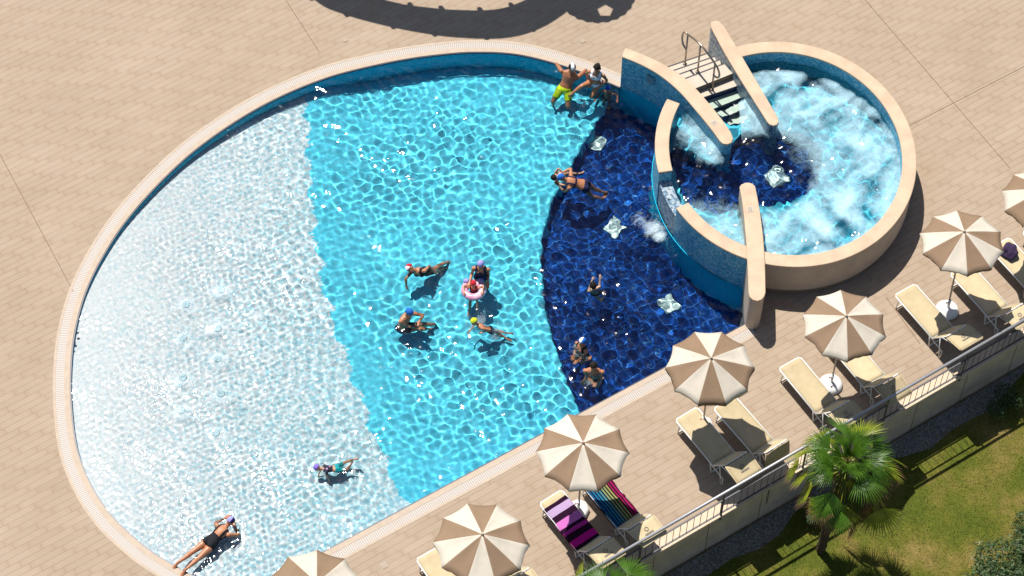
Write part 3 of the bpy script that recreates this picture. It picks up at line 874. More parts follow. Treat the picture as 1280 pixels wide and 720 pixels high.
def parasol(label, apex, base, rot, R, first_cream, flaps=.05, basekind='dome', H=2.72, seed=0):
    rng = random.Random(seed)
    b = flat(P(base[0], base[1], .05)); a = P(apex[0], apex[1], H)
    e = empty('parasol', b)
    tag(e, label, 'parasol', 'cream and taupe parasols along the deck')
    ax = (a - (b + Vector((0, 0, .3)))).normalized()
    x, y = frame(ax); x = Vector((1, 0, 0)) - ax * ax.x; x.normalize(); y = ax.cross(x)
    A = a - b
    # canopy
    n, nr, ns = 10, 7, 6
    bm = bmesh.new(); rim = []
    for k in range(n):
        th0 = rot + 2 * PI * k / n
        ringv = []
        for j in range(nr + 1):
            t = j / nr
            row = []
            for i in range(ns + 1):
                s = i / ns
                th = th0 + 2 * PI / n * s
                sag = 4 * s * (1 - s)
                chord = math.cos(PI / n) / math.cos(2 * PI / n * (s - .5))
                r = R * t * (chord * (1 - .045 * sag * t) if True else 1)
                z = -.36 * t ** 1.12 - .022 * sag * math.sin(PI * t) + .012 * sag * t
                row.append(A + x * (r * math.sin(th)) + y * (r * math.cos(th)) + ax * z)
            ringv.append(row)
        vs_ = [[bm.verts.new(p) for p in row] for row in ringv]
        mi = (k + (0 if first_cream else 1)) % 2
        for j in range(nr):
            for i in range(ns):
                q = [vs_[j][i], vs_[j][i + 1], vs_[j + 1][i + 1], vs_[j + 1][i]]
                f = bm.faces.new(q); f.material_index = mi; f.smooth = True
        # hanging flap under each panel edge
        fl_ = flaps * rng.uniform(.6, 1.3)
        low = [bm.verts.new(ringv[nr][i] - ax * fl_ * (1 if 0 < i < ns else .75) - (x * math.sin(th0 + PI / n) + y * math.cos(th0 + PI / n)) * .01 * rng.uniform(-1, 2)) for i in range(ns + 1)]
        for i in range(ns):
            f = bm.faces.new((vs_[nr][i], vs_[nr][i + 1], low[i + 1], low[i])); f.material_index = mi; f.smooth = True
    bmesh.ops.remove_doubles(bm, verts=bm.verts, dist=.0006)
    bmesh.ops.recalc_face_normals(bm, faces=bm.faces)
    c = obj('canopy', bm, [M['cream'], M['taupe']], e)
    so_ = c.modifiers.new('thickness', 'SOLIDIFY'); so_.thickness = .004
    bm = bmesh.new()
    add_tube(bm, [A + ax * -.02, A + ax * .05], [.035, .018], 10); obj('finial', bm, M['pole'], e)
    for k in range(n):
        th = rot + 2 * PI * k / n
        bm = bmesh.new()
        add_tube(bm, [A - ax * .06, A + (x * math.sin(th) + y * math.cos(th)) * R * .97 - ax * .385], .006, 6)
        obj('rib', bm, M['pole'], e)
    bm = bmesh.new(); foot = Vector((0, 0, .12))
    add_tube(bm, [foot, A - ax * .03], .02, 12); obj('pole', bm, M['pole'], e)
    if basekind == 'dome':
        bm = bmesh.new(); add_lathe(bm, [(.22, 0), (.255, .02), (.25, .06), (.20, .12), (.10, .155), (.035, .165)], seg=32); obj('base', bm, M['white_plastic'], e)
    else:
        bm = bmesh.new(); add_lathe(bm, [(.21, 0), (.23, .02), (.22, .09), (.16, .13), (.05, .14)], seg=8); obj('base', bm, M['white_plastic'], e)
    bm = bmesh.new(); add_tube(bm, [(0, 0, .13), (0, 0, .42)], .032, 12); obj('socket', bm, M['white_paint'], e)
    bm = bmesh.new(); add_tube(bm, [(0, 0, .36), (-.06, -.03, .36)], .009, 8); add_lathe(bm, [(.018, -.01), (.018, .012)], (-.066, -.033, .36), 8); obj('clamp_knob', bm, simple('red_knob', (.25, .06, .05), .5), e)
    return e

parasol('parasol at the bottom edge whose lower half is cut off by the frame', (396, 729), (389, 812), -.03, .93, False, seed=1)
parasol('parasol covering most of a pair of loungers, second parasol from the bottom left', (603, 668), (596, 752), -.31, .93, False, seed=2)
parasol('parasol over the two loungers with striped towels', (729, 553.5), (723, 637), -.31, .92, False, basekind='eight', seed=3)
parasol('parasol with ragged hanging flaps at the pool corner by the navy water', (889, 447.7), (878.5, 532), -.31, .90, True, flaps=.13, basekind='eight', seed=4)
parasol('parasol just below the round whirlpool, over a white dome base', (1058, 395), (1038.5, 480), 0, .87, False, seed=5)
parasol('parasol to the right of the whirlpool with a white dome base and two bare loungers', (1205.5, 289.6), (1184, 387), 0, .89, False, seed=6)
parasol('parasol cut by the right edge of the frame beside the purple cloth', (1307, 236), (1283, 334), 0, .89, False, seed=7)

# ------------------------------------------------------------------ sun loungers
def sling_mat(name, col):
    t = NT(name)
    v = t.coord('Object', scale=(120, 120, 120)); w = t.noise(v, 2, 2); b = t.noise(t.coord('Object'), 4, 4, .6)
    c = t.mix(1.0, (*col,), t.ramp(w, [(.3, (.88, .88, .86)), (.7, (1.08, 1.08, 1.08))]), 'MULTIPLY')
    c = t.mix(.8, c, t.ramp(b, [(.3, (.86, .84, .80)), (.7, (1.04, 1.04, 1.04))]), 'MULTIPLY')
    oi = t.n('ShaderNodeObjectInfo'); c = t.mix(1.0, c, t.ramp(oi.outputs['Random'], [(0, (.86, .85, .83)), (1, (1.06, 1.06, 1.06))]), 'MULTIPLY')
    t.l(c, t.b.inputs['Base Color']); t.b.inputs['Roughness'].default_value = .75; t.b.inputs['Specular IOR Level'].default_value = .2
    return t.m
M['sling'] = sling_mat('cream_sling_mesh', (.52, .43, .275))
M['print'] = simple('grey_print', (.16, .15, .14), .8)
LANG = math.atan2(Vd.y, Vd.x) - PI / 2
SEAT, WID, BACK, SH = 1.30, .56, .62, .36
def lounger(label, fx, fy, back_deg, da=0.0, face_back=False):
    e = empty('sun_lounger', flat(P(fx, fy, SH)), LANG + da)
    tag(e, label, 'sun lounger', 'cream sun loungers along the railing')
    hw = WID / 2
    # frame loop
    bm = bmesh.new()
    loop = [(-hw, SEAT + .04, SH - .01), (-hw, .05, SH), (-hw + .04, .0, SH), (hw - .04, 0, SH), (hw, .05, SH), (hw, SEAT + .04, SH - .01)]
    add_tube(bm, loop, .016, 8); add_tube(bm, [(-hw, SEAT, SH - .012), (hw, SEAT, SH - .012)], .014, 8)
    obj('frame', bm, M['white_paint'], e)
    # seat sling with a little sag
    bm = bmesh.new()
    nx, ny = 6, 14
    g = [[bm.verts.new((-hw + .012 + (WID - .024) * i / nx, .012 + (SEAT - .02) * j / ny, SH + .012 - .022 * math.sin(PI * i / nx) * math.sin(PI * j / ny))) for i in range(nx + 1)] for j in range(ny + 1)]
    for j in range(ny):
        for i in range(nx):
            f = bm.faces.new((g[j][i], g[j][i + 1], g[j + 1][i + 1], g[j + 1][i])); f.smooth = True
    s_ = obj('seat', bm, M['sling'], e); m_ = s_.modifiers.new('thickness', 'SOLIDIFY'); m_.thickness = .006
    for y0, sp in ((.16, -.03), (SEAT - .08, .06)):
        for sx in (-1, 1):
            bm = bmesh.new(); add_tube(bm, [(sx * hw, y0, SH), (sx * (hw - .0), y0 + sp, .012)], .015, 8)
            obj('leg', bm, M['white_paint'], e)
        bm = bmesh.new(); add_tube(bm, [(-hw, y0 + sp, .02), (hw, y0 + sp, .02)], .013, 8); obj('leg_bar', bm, M['white_paint'], e)
    # steep backrest turning about the hinge
    a = math.radians(57)
    R_ = Matrix.Rotation(a, 4, 'X'); T_ = Matrix.Translation((0, SEAT + .02, SH + .004))
    def panel(name, w, L, M4, parent):
        bm = bmesh.new()
        g = [[bm.verts.new((-w / 2 + .01 + (w - .02) * i / nx, .01 + (L - .02) * j / 6, .012 - .012 * math.sin(PI * i / nx) * math.sin(PI * j / 6))) for i in range(nx + 1)] for j in range(7)]
        for j in range(6):
            for i in range(nx):
                f = bm.faces.new((g[j][i], g[j][i + 1], g[j + 1][i + 1], g[j + 1][i])); f.smooth = True
        bmesh.ops.transform(bm, matrix=M4, verts=bm.verts)
        s__ = obj(name, bm, M['sling'], parent); m__ = s__.modifiers.new('thickness', 'SOLIDIFY'); m__.thickness = .006
        bm = bmesh.new(); h_ = w / 2
        add_tube(bm, [(-h_, 0, 0), (-h_, L - .03, 0), (-h_ + .03, L, 0), (h_ - .03, L, 0), (h_, L - .03, 0), (h_, 0, 0)], .012, 8)
        bmesh.ops.transform(bm, matrix=M4, verts=bm.verts)
        obj('panel_frame', bm, M['white_paint'] if name == 'backrest' else M['sling'], s__)
        return s__
    bs = panel('backrest', WID, BACK, T_ @ R_, e)
    # sun shade flap on top of the backrest, carrying the printed mark
    top = (T_ @ R_) @ Vector((0, BACK, 0))
    S_ = Matrix.Translation(top + Vector((0, .03, .01))) @ Matrix.Rotation(math.radians(back_deg), 4, 'X')
    sh = panel('sun_shade', WID + .05, SHADE, S_, e)
    bm = bmesh.new()
    zz_ = -.010 if face_back else .0150
    sg = 1 if not face_back else -1
    for k in range(9): add_box(bm, (-.09 + .0225 * k, .27 + .004 * math.sin(k * 2.1), zz_), (.015, .030 if k % 3 else .042, .003))
    for k in range(10):
        a_ = 2 * PI * k / 10; add_box(bm, (.038 * math.cos(a_), .17 + .038 * math.sin(a_), zz_), (.020, .014, .003), Matrix.Rotation(a_ + PI / 2, 3, 'Z'))
    bmesh.ops.transform(bm, matrix=S_, verts=bm.verts)
    obj('printed_mark', bm, M['print'], sh)
    # prop struts and shade arms
    for sx in (-1, 1):
        mid_ = (T_ @ R_) @ Vector((sx * (hw + .01), BACK * .55, -.015)); end_ = S_ @ Vector((sx * (hw + .02), SHADE * .6, 0)); st_ = (T_ @ R_) @ Vector((sx * (hw + .015), BACK * .72, 0))
        bm = bmesh.new(); add_tube(bm, [(sx * (hw + .008), SEAT + .32, .03), mid_], .011, 6); obj('prop', bm, M['white_paint'], e)
        bm = bmesh.new(); add_tube(bm, [st_, end_], .009, 6); obj('shade_arm', bm, M['white_paint'], e)
        bm = bmesh.new(); add_tube(bm, [(sx * hw, SEAT - .30, SH - .012), (sx * hw, SEAT + .36, SH - .06), (sx * hw, SEAT + .34, .02)], .013, 8); obj('rear_support', bm, M['white_paint'], e)
    return e
SHADE = .46
lounger('lounger whose foot end shows left of the second parasol from the bottom left', 535, 691, 5)
lounger('lounger almost wholly hidden beneath the second parasol from the bottom left', 592, 655, 5)
la = lounger('lounger under a towel of wide purple, lilac and pink bands', 688, 621, 5, .05)
lb = lounger('lounger under a towel of narrow rainbow stripes along its length', 738, 594, -5, .05)
lounger('bare lounger half shaded left of the ragged-flap parasol base', 857.5, 517, -12, .03)
lounger('lounger in parasol shade whose sun flap hangs straight down by the railing', 905, 503, -80, .05, True)
lounger('sunlit bare lounger left of the white dome base near the palm', 986.7, 453.3, 6)
lounger('bare lounger partly under the parasol below the whirlpool, head end touching the railing', 1046, 421, -22, 0)
lounger('sunlit bare lounger left of the dome base beside the whirlpool shadow', 1131, 362, 12)
lounger('bare lounger right of the dome base with a shaded head end at the railing', 1200, 336, 6)
lounger('lounger holding a dark purple cloth at the right edge', 1249, 304, 5)
lounger('lounger at the right edge cut by the frame, beyond the purple cloth', 1290, 284, 5)

# towels laid over two seats
def towel_mat(name, stops, axis):
    t = NT(name)
    x = t.n('ShaderNodeSeparateXYZ'); t.l(t.coord('Generated'), x.inputs[0])
    c = t.ramp(x.outputs[axis], stops, 'CONSTANT')
    fz = t.noise(t.coord('Object', scale=(90, 90, 90)), 3, 2)
    c = t.mix(1.0, c, t.ramp(fz, [(.3, (.8, .8, .8)), (.7, (1.1, 1.1, 1.1))]), 'MULTIPLY')
    t.l(c, t.b.inputs['Base Color']); t.b.inputs['Roughness'].default_value = .95; t.b.inputs['Specular IOR Level'].default_value = .05
    t.bump(fz, .004)
    return t.m
dk = (.022, .006, .02)
T1 = towel_mat('purple_band_towel', [(0, dk), (.09, (.42, .30, .48)), (.24, dk), (.36, (.50, .14, .42)), (.52, dk), (.60, (.44, .03, .26)), (.67, dk), (.80, (.50, .01, .22)), (.93, dk)], 1)
nar = []
cols = [(.01, .02, .05), (.02, .16, .38), (.01, .02, .05), (.02, .22, .45), (.01, .02, .05), (.03, .30, .48), (.01, .02, .05), (.12, .34, .40), (.01, .02, .05), (.35, .42, .20), (.01, .02, .03), (.42, .45, .16), (.015, .02, .03), (.48, .42, .14), (.03, .01, .02), (.42, .02, .12), (.04, .01, .02), (.5, .02, .15), (.08, .0, .03), (.45, .02, .10)]
for k, c_ in enumerate(cols[::-1]): nar.append((k / len(cols), tuple(v * .6 for v in c_)))
T2 = towel_mat('rainbow_stripe_towel', nar, 0)
def towel(parent, label, mat, y0, y1, seed, over=.03):
    rng = random.Random(seed)
    bm = bmesh.new(); nx, ny = 22, 40
    hw = WID / 2 + over
    ph = [rng.uniform(0, 6) for _ in range(4)]
    g = []
    for j in range(ny + 1):
        row = []
        for i in range(nx + 1):
            x = -hw + 2 * hw * i / nx; y = y0 + (y1 - y0) * j / ny + .012 * math.sin(5 * x + ph[0])
            z = SH + .035 + .006 * math.sin(9 * y + ph[1] + 3 * x) + .004 * math.sin(21 * x + ph[2] + 4 * y)
            ed = abs(x) - WID / 2 + .01
            if ed > 0: z -= ed * 1.6
            z += .03 * math.exp(-((y - y0 - (y1 - y0) * .62 - .1 * x) / .03) ** 2)
            row.append(bm.verts.new((x, y, z)))
        g.append(row)
    for j in range(ny):
        for i in range(nx):
            f = bm.faces.new((g[j][i], g[j][i + 1], g[j + 1][i + 1], g[j + 1][i])); f.smooth = True
    o = obj('towel', bm, mat); o.location = parent.location; o.rotation_euler = parent.rotation_euler
    m_ = o.modifiers.new('thickness', 'SOLIDIFY'); m_.thickness = .008
    tag(o, label, 'towel')
towel(la, 'towel with wide purple, lilac, pink and black bands across the lounger', T1, .16, 1.30, 1)
towel(lb, 'towel with narrow blue, green, yellow and red stripes along the lounger', T2, .02, 1.28, 2)

# dark purple garment dropped on the right-hand lounger
def crumple(name, label, cat, c, rx, ry, rz, mat, seed):
    rng = np.random.default_rng(seed)
    bm = bmesh.new(); bmesh.ops.create_icosphere(bm, subdivisions=4, radius=1)
    d = [(rng.normal(size=3) * 3.2, rng.uniform(0, 6)) for _ in range(9)]
    for v in bm.verts:
        n = v.co.copy(); k = 1 + sum(.075 * math.sin(n.x * a[0] + n.y * a[1] + n.z * a[2] + p) for a, p in d)
        v.co = Vector((n.x * rx * k, n.y * ry * k, max(n.z, -.35) * rz * k))
    for f in bm.faces: f.smooth = True
    o = obj(name, bm, mat); o.location = c
    tag(o, label, cat); return o
crumple('cloth_bundle', 'crumpled dark purple cloth lying on the lounger at the right edge', 'clothing', P(1262, 314, .44), .17, .20, .13, simple('dark_purple_cloth', (.028, .014, .05), .9, .3), 4)

# ------------------------------------------------------------------ palms and shrubs
def leaf_mat(name, col, tip=None, rough=.5):
    t = NT(name)
    n = t.noise(t.coord('Object'), 5, 3)
    c = t.ramp(n, [(.3, tuple(k * .75 for k in col)), (.7, tuple(k * 1.25 for k in col))])
    t.l(c, t.b.inputs['Base Color']); t.b.inputs['Roughness'].default_value = rough; t.b.inputs['Specular IOR Level'].default_value = .35
    tr = t.n('ShaderNodeBsdfTranslucent'); t.l(c, tr.inputs['Color'])
    mx = t.n('ShaderNodeMixShader'); mx.inputs[0].default_value = .28
    t.l(t.b.outputs[0], mx.inputs[1]); t.l(tr.outputs[0], mx.inputs[2]); t.l(mx.outputs[0], t.out.inputs['Surface'])
    return t.m
M['frond'] = leaf_mat('palm_green', (.058, .135, .010), rough=.36); M['frond_y'] = leaf_mat('palm_yellow_green', (.21, .245, .016), rough=.4); M['frond_tip'] = leaf_mat('palm_dry_tip', (.30, .19, .09), rough=.8)
M['frond_dead'] = leaf_mat('palm_dry_frond', (.13, .085, .035), rough=.9)
M['trunk'] = simple('palm_trunk_fibre', (.075, .048, .028), .95, .5, 18, bumpd=.03)

def fan_frond(az, elev, pet, blade, nleaf, spread, age, rng, droop):
    """fan leaf: petiole plus folded radiating leaflets. age 0 young .. 1 old"""
    V, Fc, mi = [], [], []
    rng_y = rng.random() < .75
    d = Vector((math.cos(az) * math.cos(elev), math.sin(az) * math.cos(elev), math.sin(elev)))
    side = Vector((-math.sin(az), math.cos(az), 0)); up = side.cross(d) * -1
    if up.z < 0: up = -up
    # petiole, bending down with age
    pts = []
    for k in range(5):
        t = k / 4
        pts.append(d * pet * t - Vector((0, 0, droop * pet * t * t)))
    for k in range(4):
        w = .012 * (1 - .4 * k / 4)
        b = len(V)
        V += [pts[k] - side * w, pts[k] + side * w, pts[k + 1] + side * w * .9, pts[k + 1] - side * w * .9, pts[k] - up * w, pts[k + 1] - up * w]
        Fc += [(b, b + 1, b + 2, b + 3), (b, b + 3, b + 5, b + 4), (b + 1, b + 4, b + 5, b + 2)]; mi += [1, 1, 1]
    hub = pts[-1]; hd = (pts[-1] - pts[-2]).normalized()
    hs = side; hu = hs.cross(hd) * -1
    if hu.z < 0: hu = -hu
    # tip the blade
    hd = (hd - hu * rng.uniform(-.1, .25) - Vector((0, 0, .25 * age))).normalized(); hu = hs.cross(hd) * -1
    if hu.z < 0: hu = -hu
    rl_ = rng.uniform(-.75, .75) * min(1, age * 3)
    hs, hu = hs * math.cos(rl_) + hu * math.sin(rl_), hu * math.cos(rl_) - hs * math.sin(rl_)
    for k in range(nleaf):
        a = spread * (k / (nleaf - 1) - .5)
        L = blade * (.62 + .38 * math.cos(a * .55)) * rng.uniform(.9, 1.05)
        ld_ = hd * math.cos(a) + hs * math.sin(a); ls = hs * math.cos(a) - hd * math.sin(a)
        w = L * spread / nleaf * .25
        bend = rng.uniform(.05, .22) + .25 * age
        prev = None
        NS = 5
        for j in range(NS + 1):
            t = j / NS
            ww = w * (min(1, t / .45) if t < .45 else (1 - ((t - .45) / .55) ** 1.3)) + .0012
            p = hub + ld_ * L * t + hu * (.10 * L * t * abs(math.sin(a * .5))) - Vector((0, 0, bend * L * t ** 2.4))
            b = len(V)
            V += [p - ls * ww + hu * ww * .35, p, p + ls * ww + hu * ww * .35]
            if prev is not None:
                Fc += [(prev, prev + 1, b + 1, b), (prev + 1, prev + 2, b + 2, b + 1)]
                m = 2 if t > 1.0 - .20 * max(0, age - .45) * rng.uniform(.3, 1.6) else (1 if age > .38 and rng_y else 0)
                if age > .92: m = 3
                mi += [m, m]
            prev = b
    return mesh_of(V, Fc, mi)
FM = [M['frond'], M['frond_y'], M['frond_tip'], M['frond_dead']]
def palm(label, base, height, lean, n, blade, seed):
    rng = random.Random(seed)
    e = empty('fan_palm', base); tag(e, label, 'palm tree')
    bm = bmesh.new()
    pts, rs = [], []
    for k in range(40):
        t = k / 39
        pts.append(Vector((lean[0] * t ** 1.5, lean[1] * t ** 1.5, height * t)) + Vector((rng.uniform(-.006, .006), rng.uniform(-.006, .006), 0)))
        rs.append((.085 - .015 * t + (.035 if k % 2 else 0) * (.4 + t)) * rng.uniform(.9, 1.1))
    add_tube(bm, pts, rs, 14); obj('trunk', bm, M['trunk'], e)
    top = pts[-1]
    bm = bmesh.new()
    for k in range(70):        # ragged leaf-base fibres under the crown
        a = rng.uniform(0, 2 * PI); t = rng.uniform(.55, .98); p = Vector((lean[0] * t ** 1.5, lean[1] * t ** 1.5, height * t)); dd = Vector((math.cos(a), math.sin(a), 0))
        add_tube(bm, [p + dd * .07, p + dd * rng.uniform(.12, .18) + Vector((0, 0, rng.uniform(-.05, .14)))], [.016, .004], 4)
    obj('leaf_bases', bm, M['trunk'], e)
    for k in range(n):
        q = k / (n - 1)                       # 0 youngest, upright; 1 oldest, hanging
        az = k * 2.39996 + rng.uniform(-.5, .5)
        elev = math.radians(82 - 122 * q ** .85 + rng.uniform(-20, 20))
        m = fan_frond(az, elev, (.16 + .66 * math.sin(PI * min(1, q * .70))) * rng.uniform(.75, 1.2), blade * (.85 + .25 * math.sin(PI * min(1, q + .15))) * rng.uniform(.78, 1.14), 22, math.radians(70 + 85 * min(1, q * 1.4)) , min(1, q * 1.02 + rng.uniform(-.1, .06)), rng, .1 + .55 * q)
        o = obj('frond', m, FM, e); o.location = top + Vector((0, 0, .05 - .35 * q))
    return e
hb = P(1059, 578, 2.35)
palm('fan palm with a shaggy brown trunk on the lawn, crown overlapping the railing', Vector((hb.x - .10, hb.y - .05, ZL)), 2.35 - ZL, (.10, .05), 62, .54, 6)
hb2 = P(762, 752, 1.1)
palm('low fan palm at the bottom edge with only its green frond tips in view', Vector((hb2.x, hb2.y, ZL)), 1.1 - ZL, (0, 0), 26, .62, 9)
hb3 = P(790, 738, .9)

def leafy(name, label, cat, c, rad, n, size, mats, flowers, seed, squash=.85, lobes=7):
    rng = np.random.default_rng(seed)
    e = empty(name, c); tag(e, label, cat)
    lob = rng.normal(size=(lobes, 3)); lob /= np.linalg.norm(lob, axis=1)[:, None]; lob[:, 2] = np.abs(lob[:, 2]) * .8
    lob = lob * rad * .55; lr = rng.uniform(.38, .62, lobes) * rad
    def cloud(n, shell):
        k = rng.integers(0, lobes, n); d = rng.normal(size=(n, 3)); d /= np.linalg.norm(d, axis=1)[:, None]
        r = lr[k] * (shell + (1 - shell) * rng.uniform(0, 1, n) ** .5) * rng.uniform(.86, 1.12, n)
        p = lob[k] + d * r[:, None]; p[:, 2] = p[:, 2] * squash + rad * .62
        return p, d
    def quads(p, d, s, nm, ms_, mi):
        n = len(p)
        nrm = d + rng.normal(size=(n, 3)) * .55; nrm[:, 2] += .45; nrm /= np.linalg.norm(nrm, axis=1)[:, None]
        t = np.cross(nrm, rng.normal(size=(n, 3))); t /= np.linalg.norm(t, axis=1)[:, None]; b = np.cross(nrm, t)
        s = s * rng.uniform(.7, 1.3, n)[:, None]
        V = np.stack([p - t * s, p + b * s * .34 + nrm * s * .12, p + t * s, p - b * s * .34 + nrm * s * .12], 1).reshape(-1, 3).astype(np.float32)
        m = bpy.data.meshes.new(nm); m.vertices.add(4 * n); m.vertices.foreach_set('co', V.ravel())
        m.loops.add(4 * n); m.loops.foreach_set('vertex_index', np.arange(4 * n, dtype=np.int32))
        m.polygons.add(n); m.polygons.foreach_set('loop_start', np.arange(0, 4 * n, 4, dtype=np.int32))
        m.polygons.foreach_set('material_index', mi.astype(np.int32)); m.update(calc_edges=True)
        return obj(nm, m, ms_, e)
    p, d = cloud(n, .55)
    quads(p, d, size, 'foliage', mats, rng.integers(0, len(mats), n))
    if flowers:
        cl, cd_ = cloud(flowers, .98)
        pp = np.repeat(cl, 7, 0) + rng.normal(size=(flowers * 7, 3)) * .028; dd = np.repeat(cd_, 7, 0)
        quads(pp, dd, .022, 'flower_clusters', [M['petal']], np.zeros(len(pp)))
    bm = bmesh.new()
    for k in range(lobes): add_tube(bm, [(0, 0, 0), tuple(lob[k] * .5 + np.array([0, 0, rad * .35])), tuple(lob[k] + np.array([0, 0, rad * .6]))], [.03, .02, .008], 6)
    obj('branches', bm, M['trunk'], e)
    return e
M['petal'] = leaf_mat('cream_petal', (.55, .50, .38)); M['leaf_a'] = leaf_mat('dark_green_leaf', (.030, .065, .022)); M['leaf_b'] = leaf_mat('mid_green_leaf', (.055, .105, .035)); M['leaf_c'] = leaf_mat('pale_green_leaf', (.10, .14, .05))
leafy('flowering_shrub', 'large dark green shrub with cream flower clusters at the lower right corner', 'shrub', P(1262, 745, ZL), 1.05, 9000, .045, [M['leaf_a'], M['leaf_b'], M['leaf_b'], M['leaf_c']], 60, 3)
leafy('flowering_shrub', 'smaller part-hidden shrub with cream flowers at the right edge of the lawn', 'shrub', P(1300, 690, ZL), .85, 6000, .045, [M['leaf_a'], M['leaf_b'], M['leaf_c']], 45, 8)
low = [(1018, 650, .36, 'low dark shrub right under the fan palm crown'), (1250, 512, .50, 'added low dark shrub standing in for a leafy shadow near the right edge')]  # right-hand shrub is added to darken a spot where a leafy-edged shadow lies
for k, (x, y, r, lab) in enumerate(low):
    leafy('low_shrub', lab, 'shrub', P(x, y, ZL), r, 1500, .03, [M['leaf_a'], M['leaf_b']], 0, 20 + k, .6, 5)

# ------------------------------------------------------------------ water slide above the frame: only its shadow falls into view
ssh = lambda x, y, z: flat(P(x, y, 0)) - SUN_DIR * (z / math.tan(SUN_EL)) + Vector((0, 0, z))
SUN_EL, SUN_DIR = math.radians(63), Vector((.53, -.848, 0)).normalized()
sl_e = empty('water_slide', flat(P(600, -120, 0))); tag(sl_e, 'curved open water slide channel on posts beyond the top edge, seen by its shadow', 'water slide')
ZSL = 4.0
so_px = [(330, -60), (393, 0), (430, 18), (480, 32), (525, 41), (570, 47), (630, 48), (675, 36), (715, 10), (760, -30)]
si_px = [(352, -95), (418, -28), (455, -8), (500, 5), (535, 10), (570, 13), (615, 13), (645, 6), (672, -10), (712, -55)]
oo = catmull([(ssh(x, y, ZSL + .4)) for x, y in so_px], 6); ii = catmull([ssh(x, y, ZSL) for x, y in si_px], 6)
def spart(name, me, mat): me.transform(Matrix.Translation(-sl_e.location)); return obj(name, me, mat, sl_e)
slide_m = simple('blue_fibreglass', (.06, .2, .42), .3)
spart('channel', strip(oo, ii, ZSL - .05, ZSL), slide_m)
spart('side_wall', strip(oo, [o.lerp(i, .04) for o, i in zip(oo, ii)], ZSL, ZSL + .4), slide_m)
for k in range(6, len(oo) - 6, 7):
    bm = bmesh.new(); d_ = (oo[k] - ii[k]).normalized(); q = oo[k] + d_ * .04
    add_lathe(bm, [(.07, -.1), (.07, .25)], (q.x, q.y, ZSL), 10); q = ii[k] - d_ * .03; add_lathe(bm, [(.06, -.1), (.06, .25)], (q.x, q.y, ZSL), 10)
    m = bpy.data.meshes.new('f'); bm.to_mesh(m); bm.free(); spart('flange', m, slide_m)
for x, y in ((505, -2), (597, -2)):
    q = ssh(x, y, ZSL); bm = bmesh.new(); add_tube(bm, [(q.x, q.y, 0), (q.x, q.y, ZSL - .04)], .06, 12); m = bpy.data.meshes.new('f'); bm.to_mesh(m); bm.free(); spart('post', m, M['white_paint'])
cn = empty('shade_canopy', flat(P(752, -120, 0))); tag(cn, 'round shade canopy with a five-sided hole beside the slide, seen by its shadow', 'canopy')
cen = ssh(746, -8, ZSL)
cr = [Vector((cen.x + (.93 + .018 * math.cos(k * PI / 2)) * math.cos(2 * PI * k / 96), cen.y + (.93 + .018 * math.cos(k * PI / 2)) * math.sin(2 * PI * k / 96), 0)) for k in range(96)]
hc = ssh(757, 14, ZSL); hole = [Vector((hc.x + .20 * math.cos(2 * PI * k / 5 + .3), hc.y + .20 * math.sin(2 * PI * k / 5 + .3), 0)) for k in range(5)]
m = sheet_with_hole(cr, hole, ZSL); m.transform(Matrix.Translation(-cn.location)); o = obj('roof', m, slide_m, cn); s_ = o.modifiers.new('thickness', 'SOLIDIFY'); s_.thickness = .05
bm = bmesh.new(); q = ssh(740, -34, ZSL) - cn.location; add_tube(bm, [(q.x, q.y, 0), (q.x, q.y, ZSL - .06)], .07, 12); obj('post', bm, M['white_paint'], cn)

#==PEOPLE==
# ------------------------------------------------------------------ people
def skin_mat(name, col):
    t = NT(name)
    n = t.noise(t.coord('Object'), 9, 3)
    t.l(t.ramp(n, [(.3, tuple(c * .9 for c in col)), (.7, tuple(c * 1.1 for c in col))]), t.b.inputs['Base Color'])
    t.b.inputs['Roughness'].default_value = .42; t.b.inputs['Specular IOR Level'].default_value = .5
    return t.m
SK = {'tan': skin_mat('tanned_skin', (.42, .175, .085)), 'mid': skin_mat('mid_skin', (.48, .245, .14)), 'fair': skin_mat('fair_skin', (.56, .36, .25)), 'brown': skin_mat('brown_skin', (.33, .13, .062))}
M['eye'] = simple('dark_eye', (.02, .015, .012), .3); M['lips'] = simple('lip_skin', (.38, .12, .10), .5)
def fab(name, col): return simple(name, col, .8, .15, 30, spec=.2)
M['black_suit'] = fab('black_swim_fabric', (.012, .013, .018)); M['navy_suit'] = fab('navy_swim_fabric', (.014, .018, .06)); M['teal_suit'] = fab('turquoise_swim_fabric', (.01, .27, .29))
M['lime'] = fab('fluorescent_yellow_fabric', (.58, .75, .02)); M['white_suit'] = fab('white_swim_fabric', (.72, .73, .78)); M['red_cap'] = fab('red_cap_fabric', (.50, .015, .03)); M['white_cap'] = fab('white_cap_fabric', (.75, .75, .80))
M['blue_cap'] = fab('blue_cap_fabric', (.02, .13, .46)); M['royal_cap'] = fab('royal_cap_fabric', (.01, .06, .38)); M['lilac_cap'] = fab('lilac_cap_fabric', (.30, .28, .62)); M['purple_cap'] = fab('purple_cap_fabric', (.20, .13, .50)); M['lime_cap'] = fab('lime_cap_fabric', (.52, .60, .02)); M['navy_cap'] = fab('navy_cap_fabric', (.012, .014, .07)); M['black_cap'] = fab('black_cap_fabric', (.012, .012, .014)); M['hair'] = fab('dark_hair', (.012, .009, .007)); M['orange_strap'] = fab('orange_strap_fabric', (.55, .16, .03))
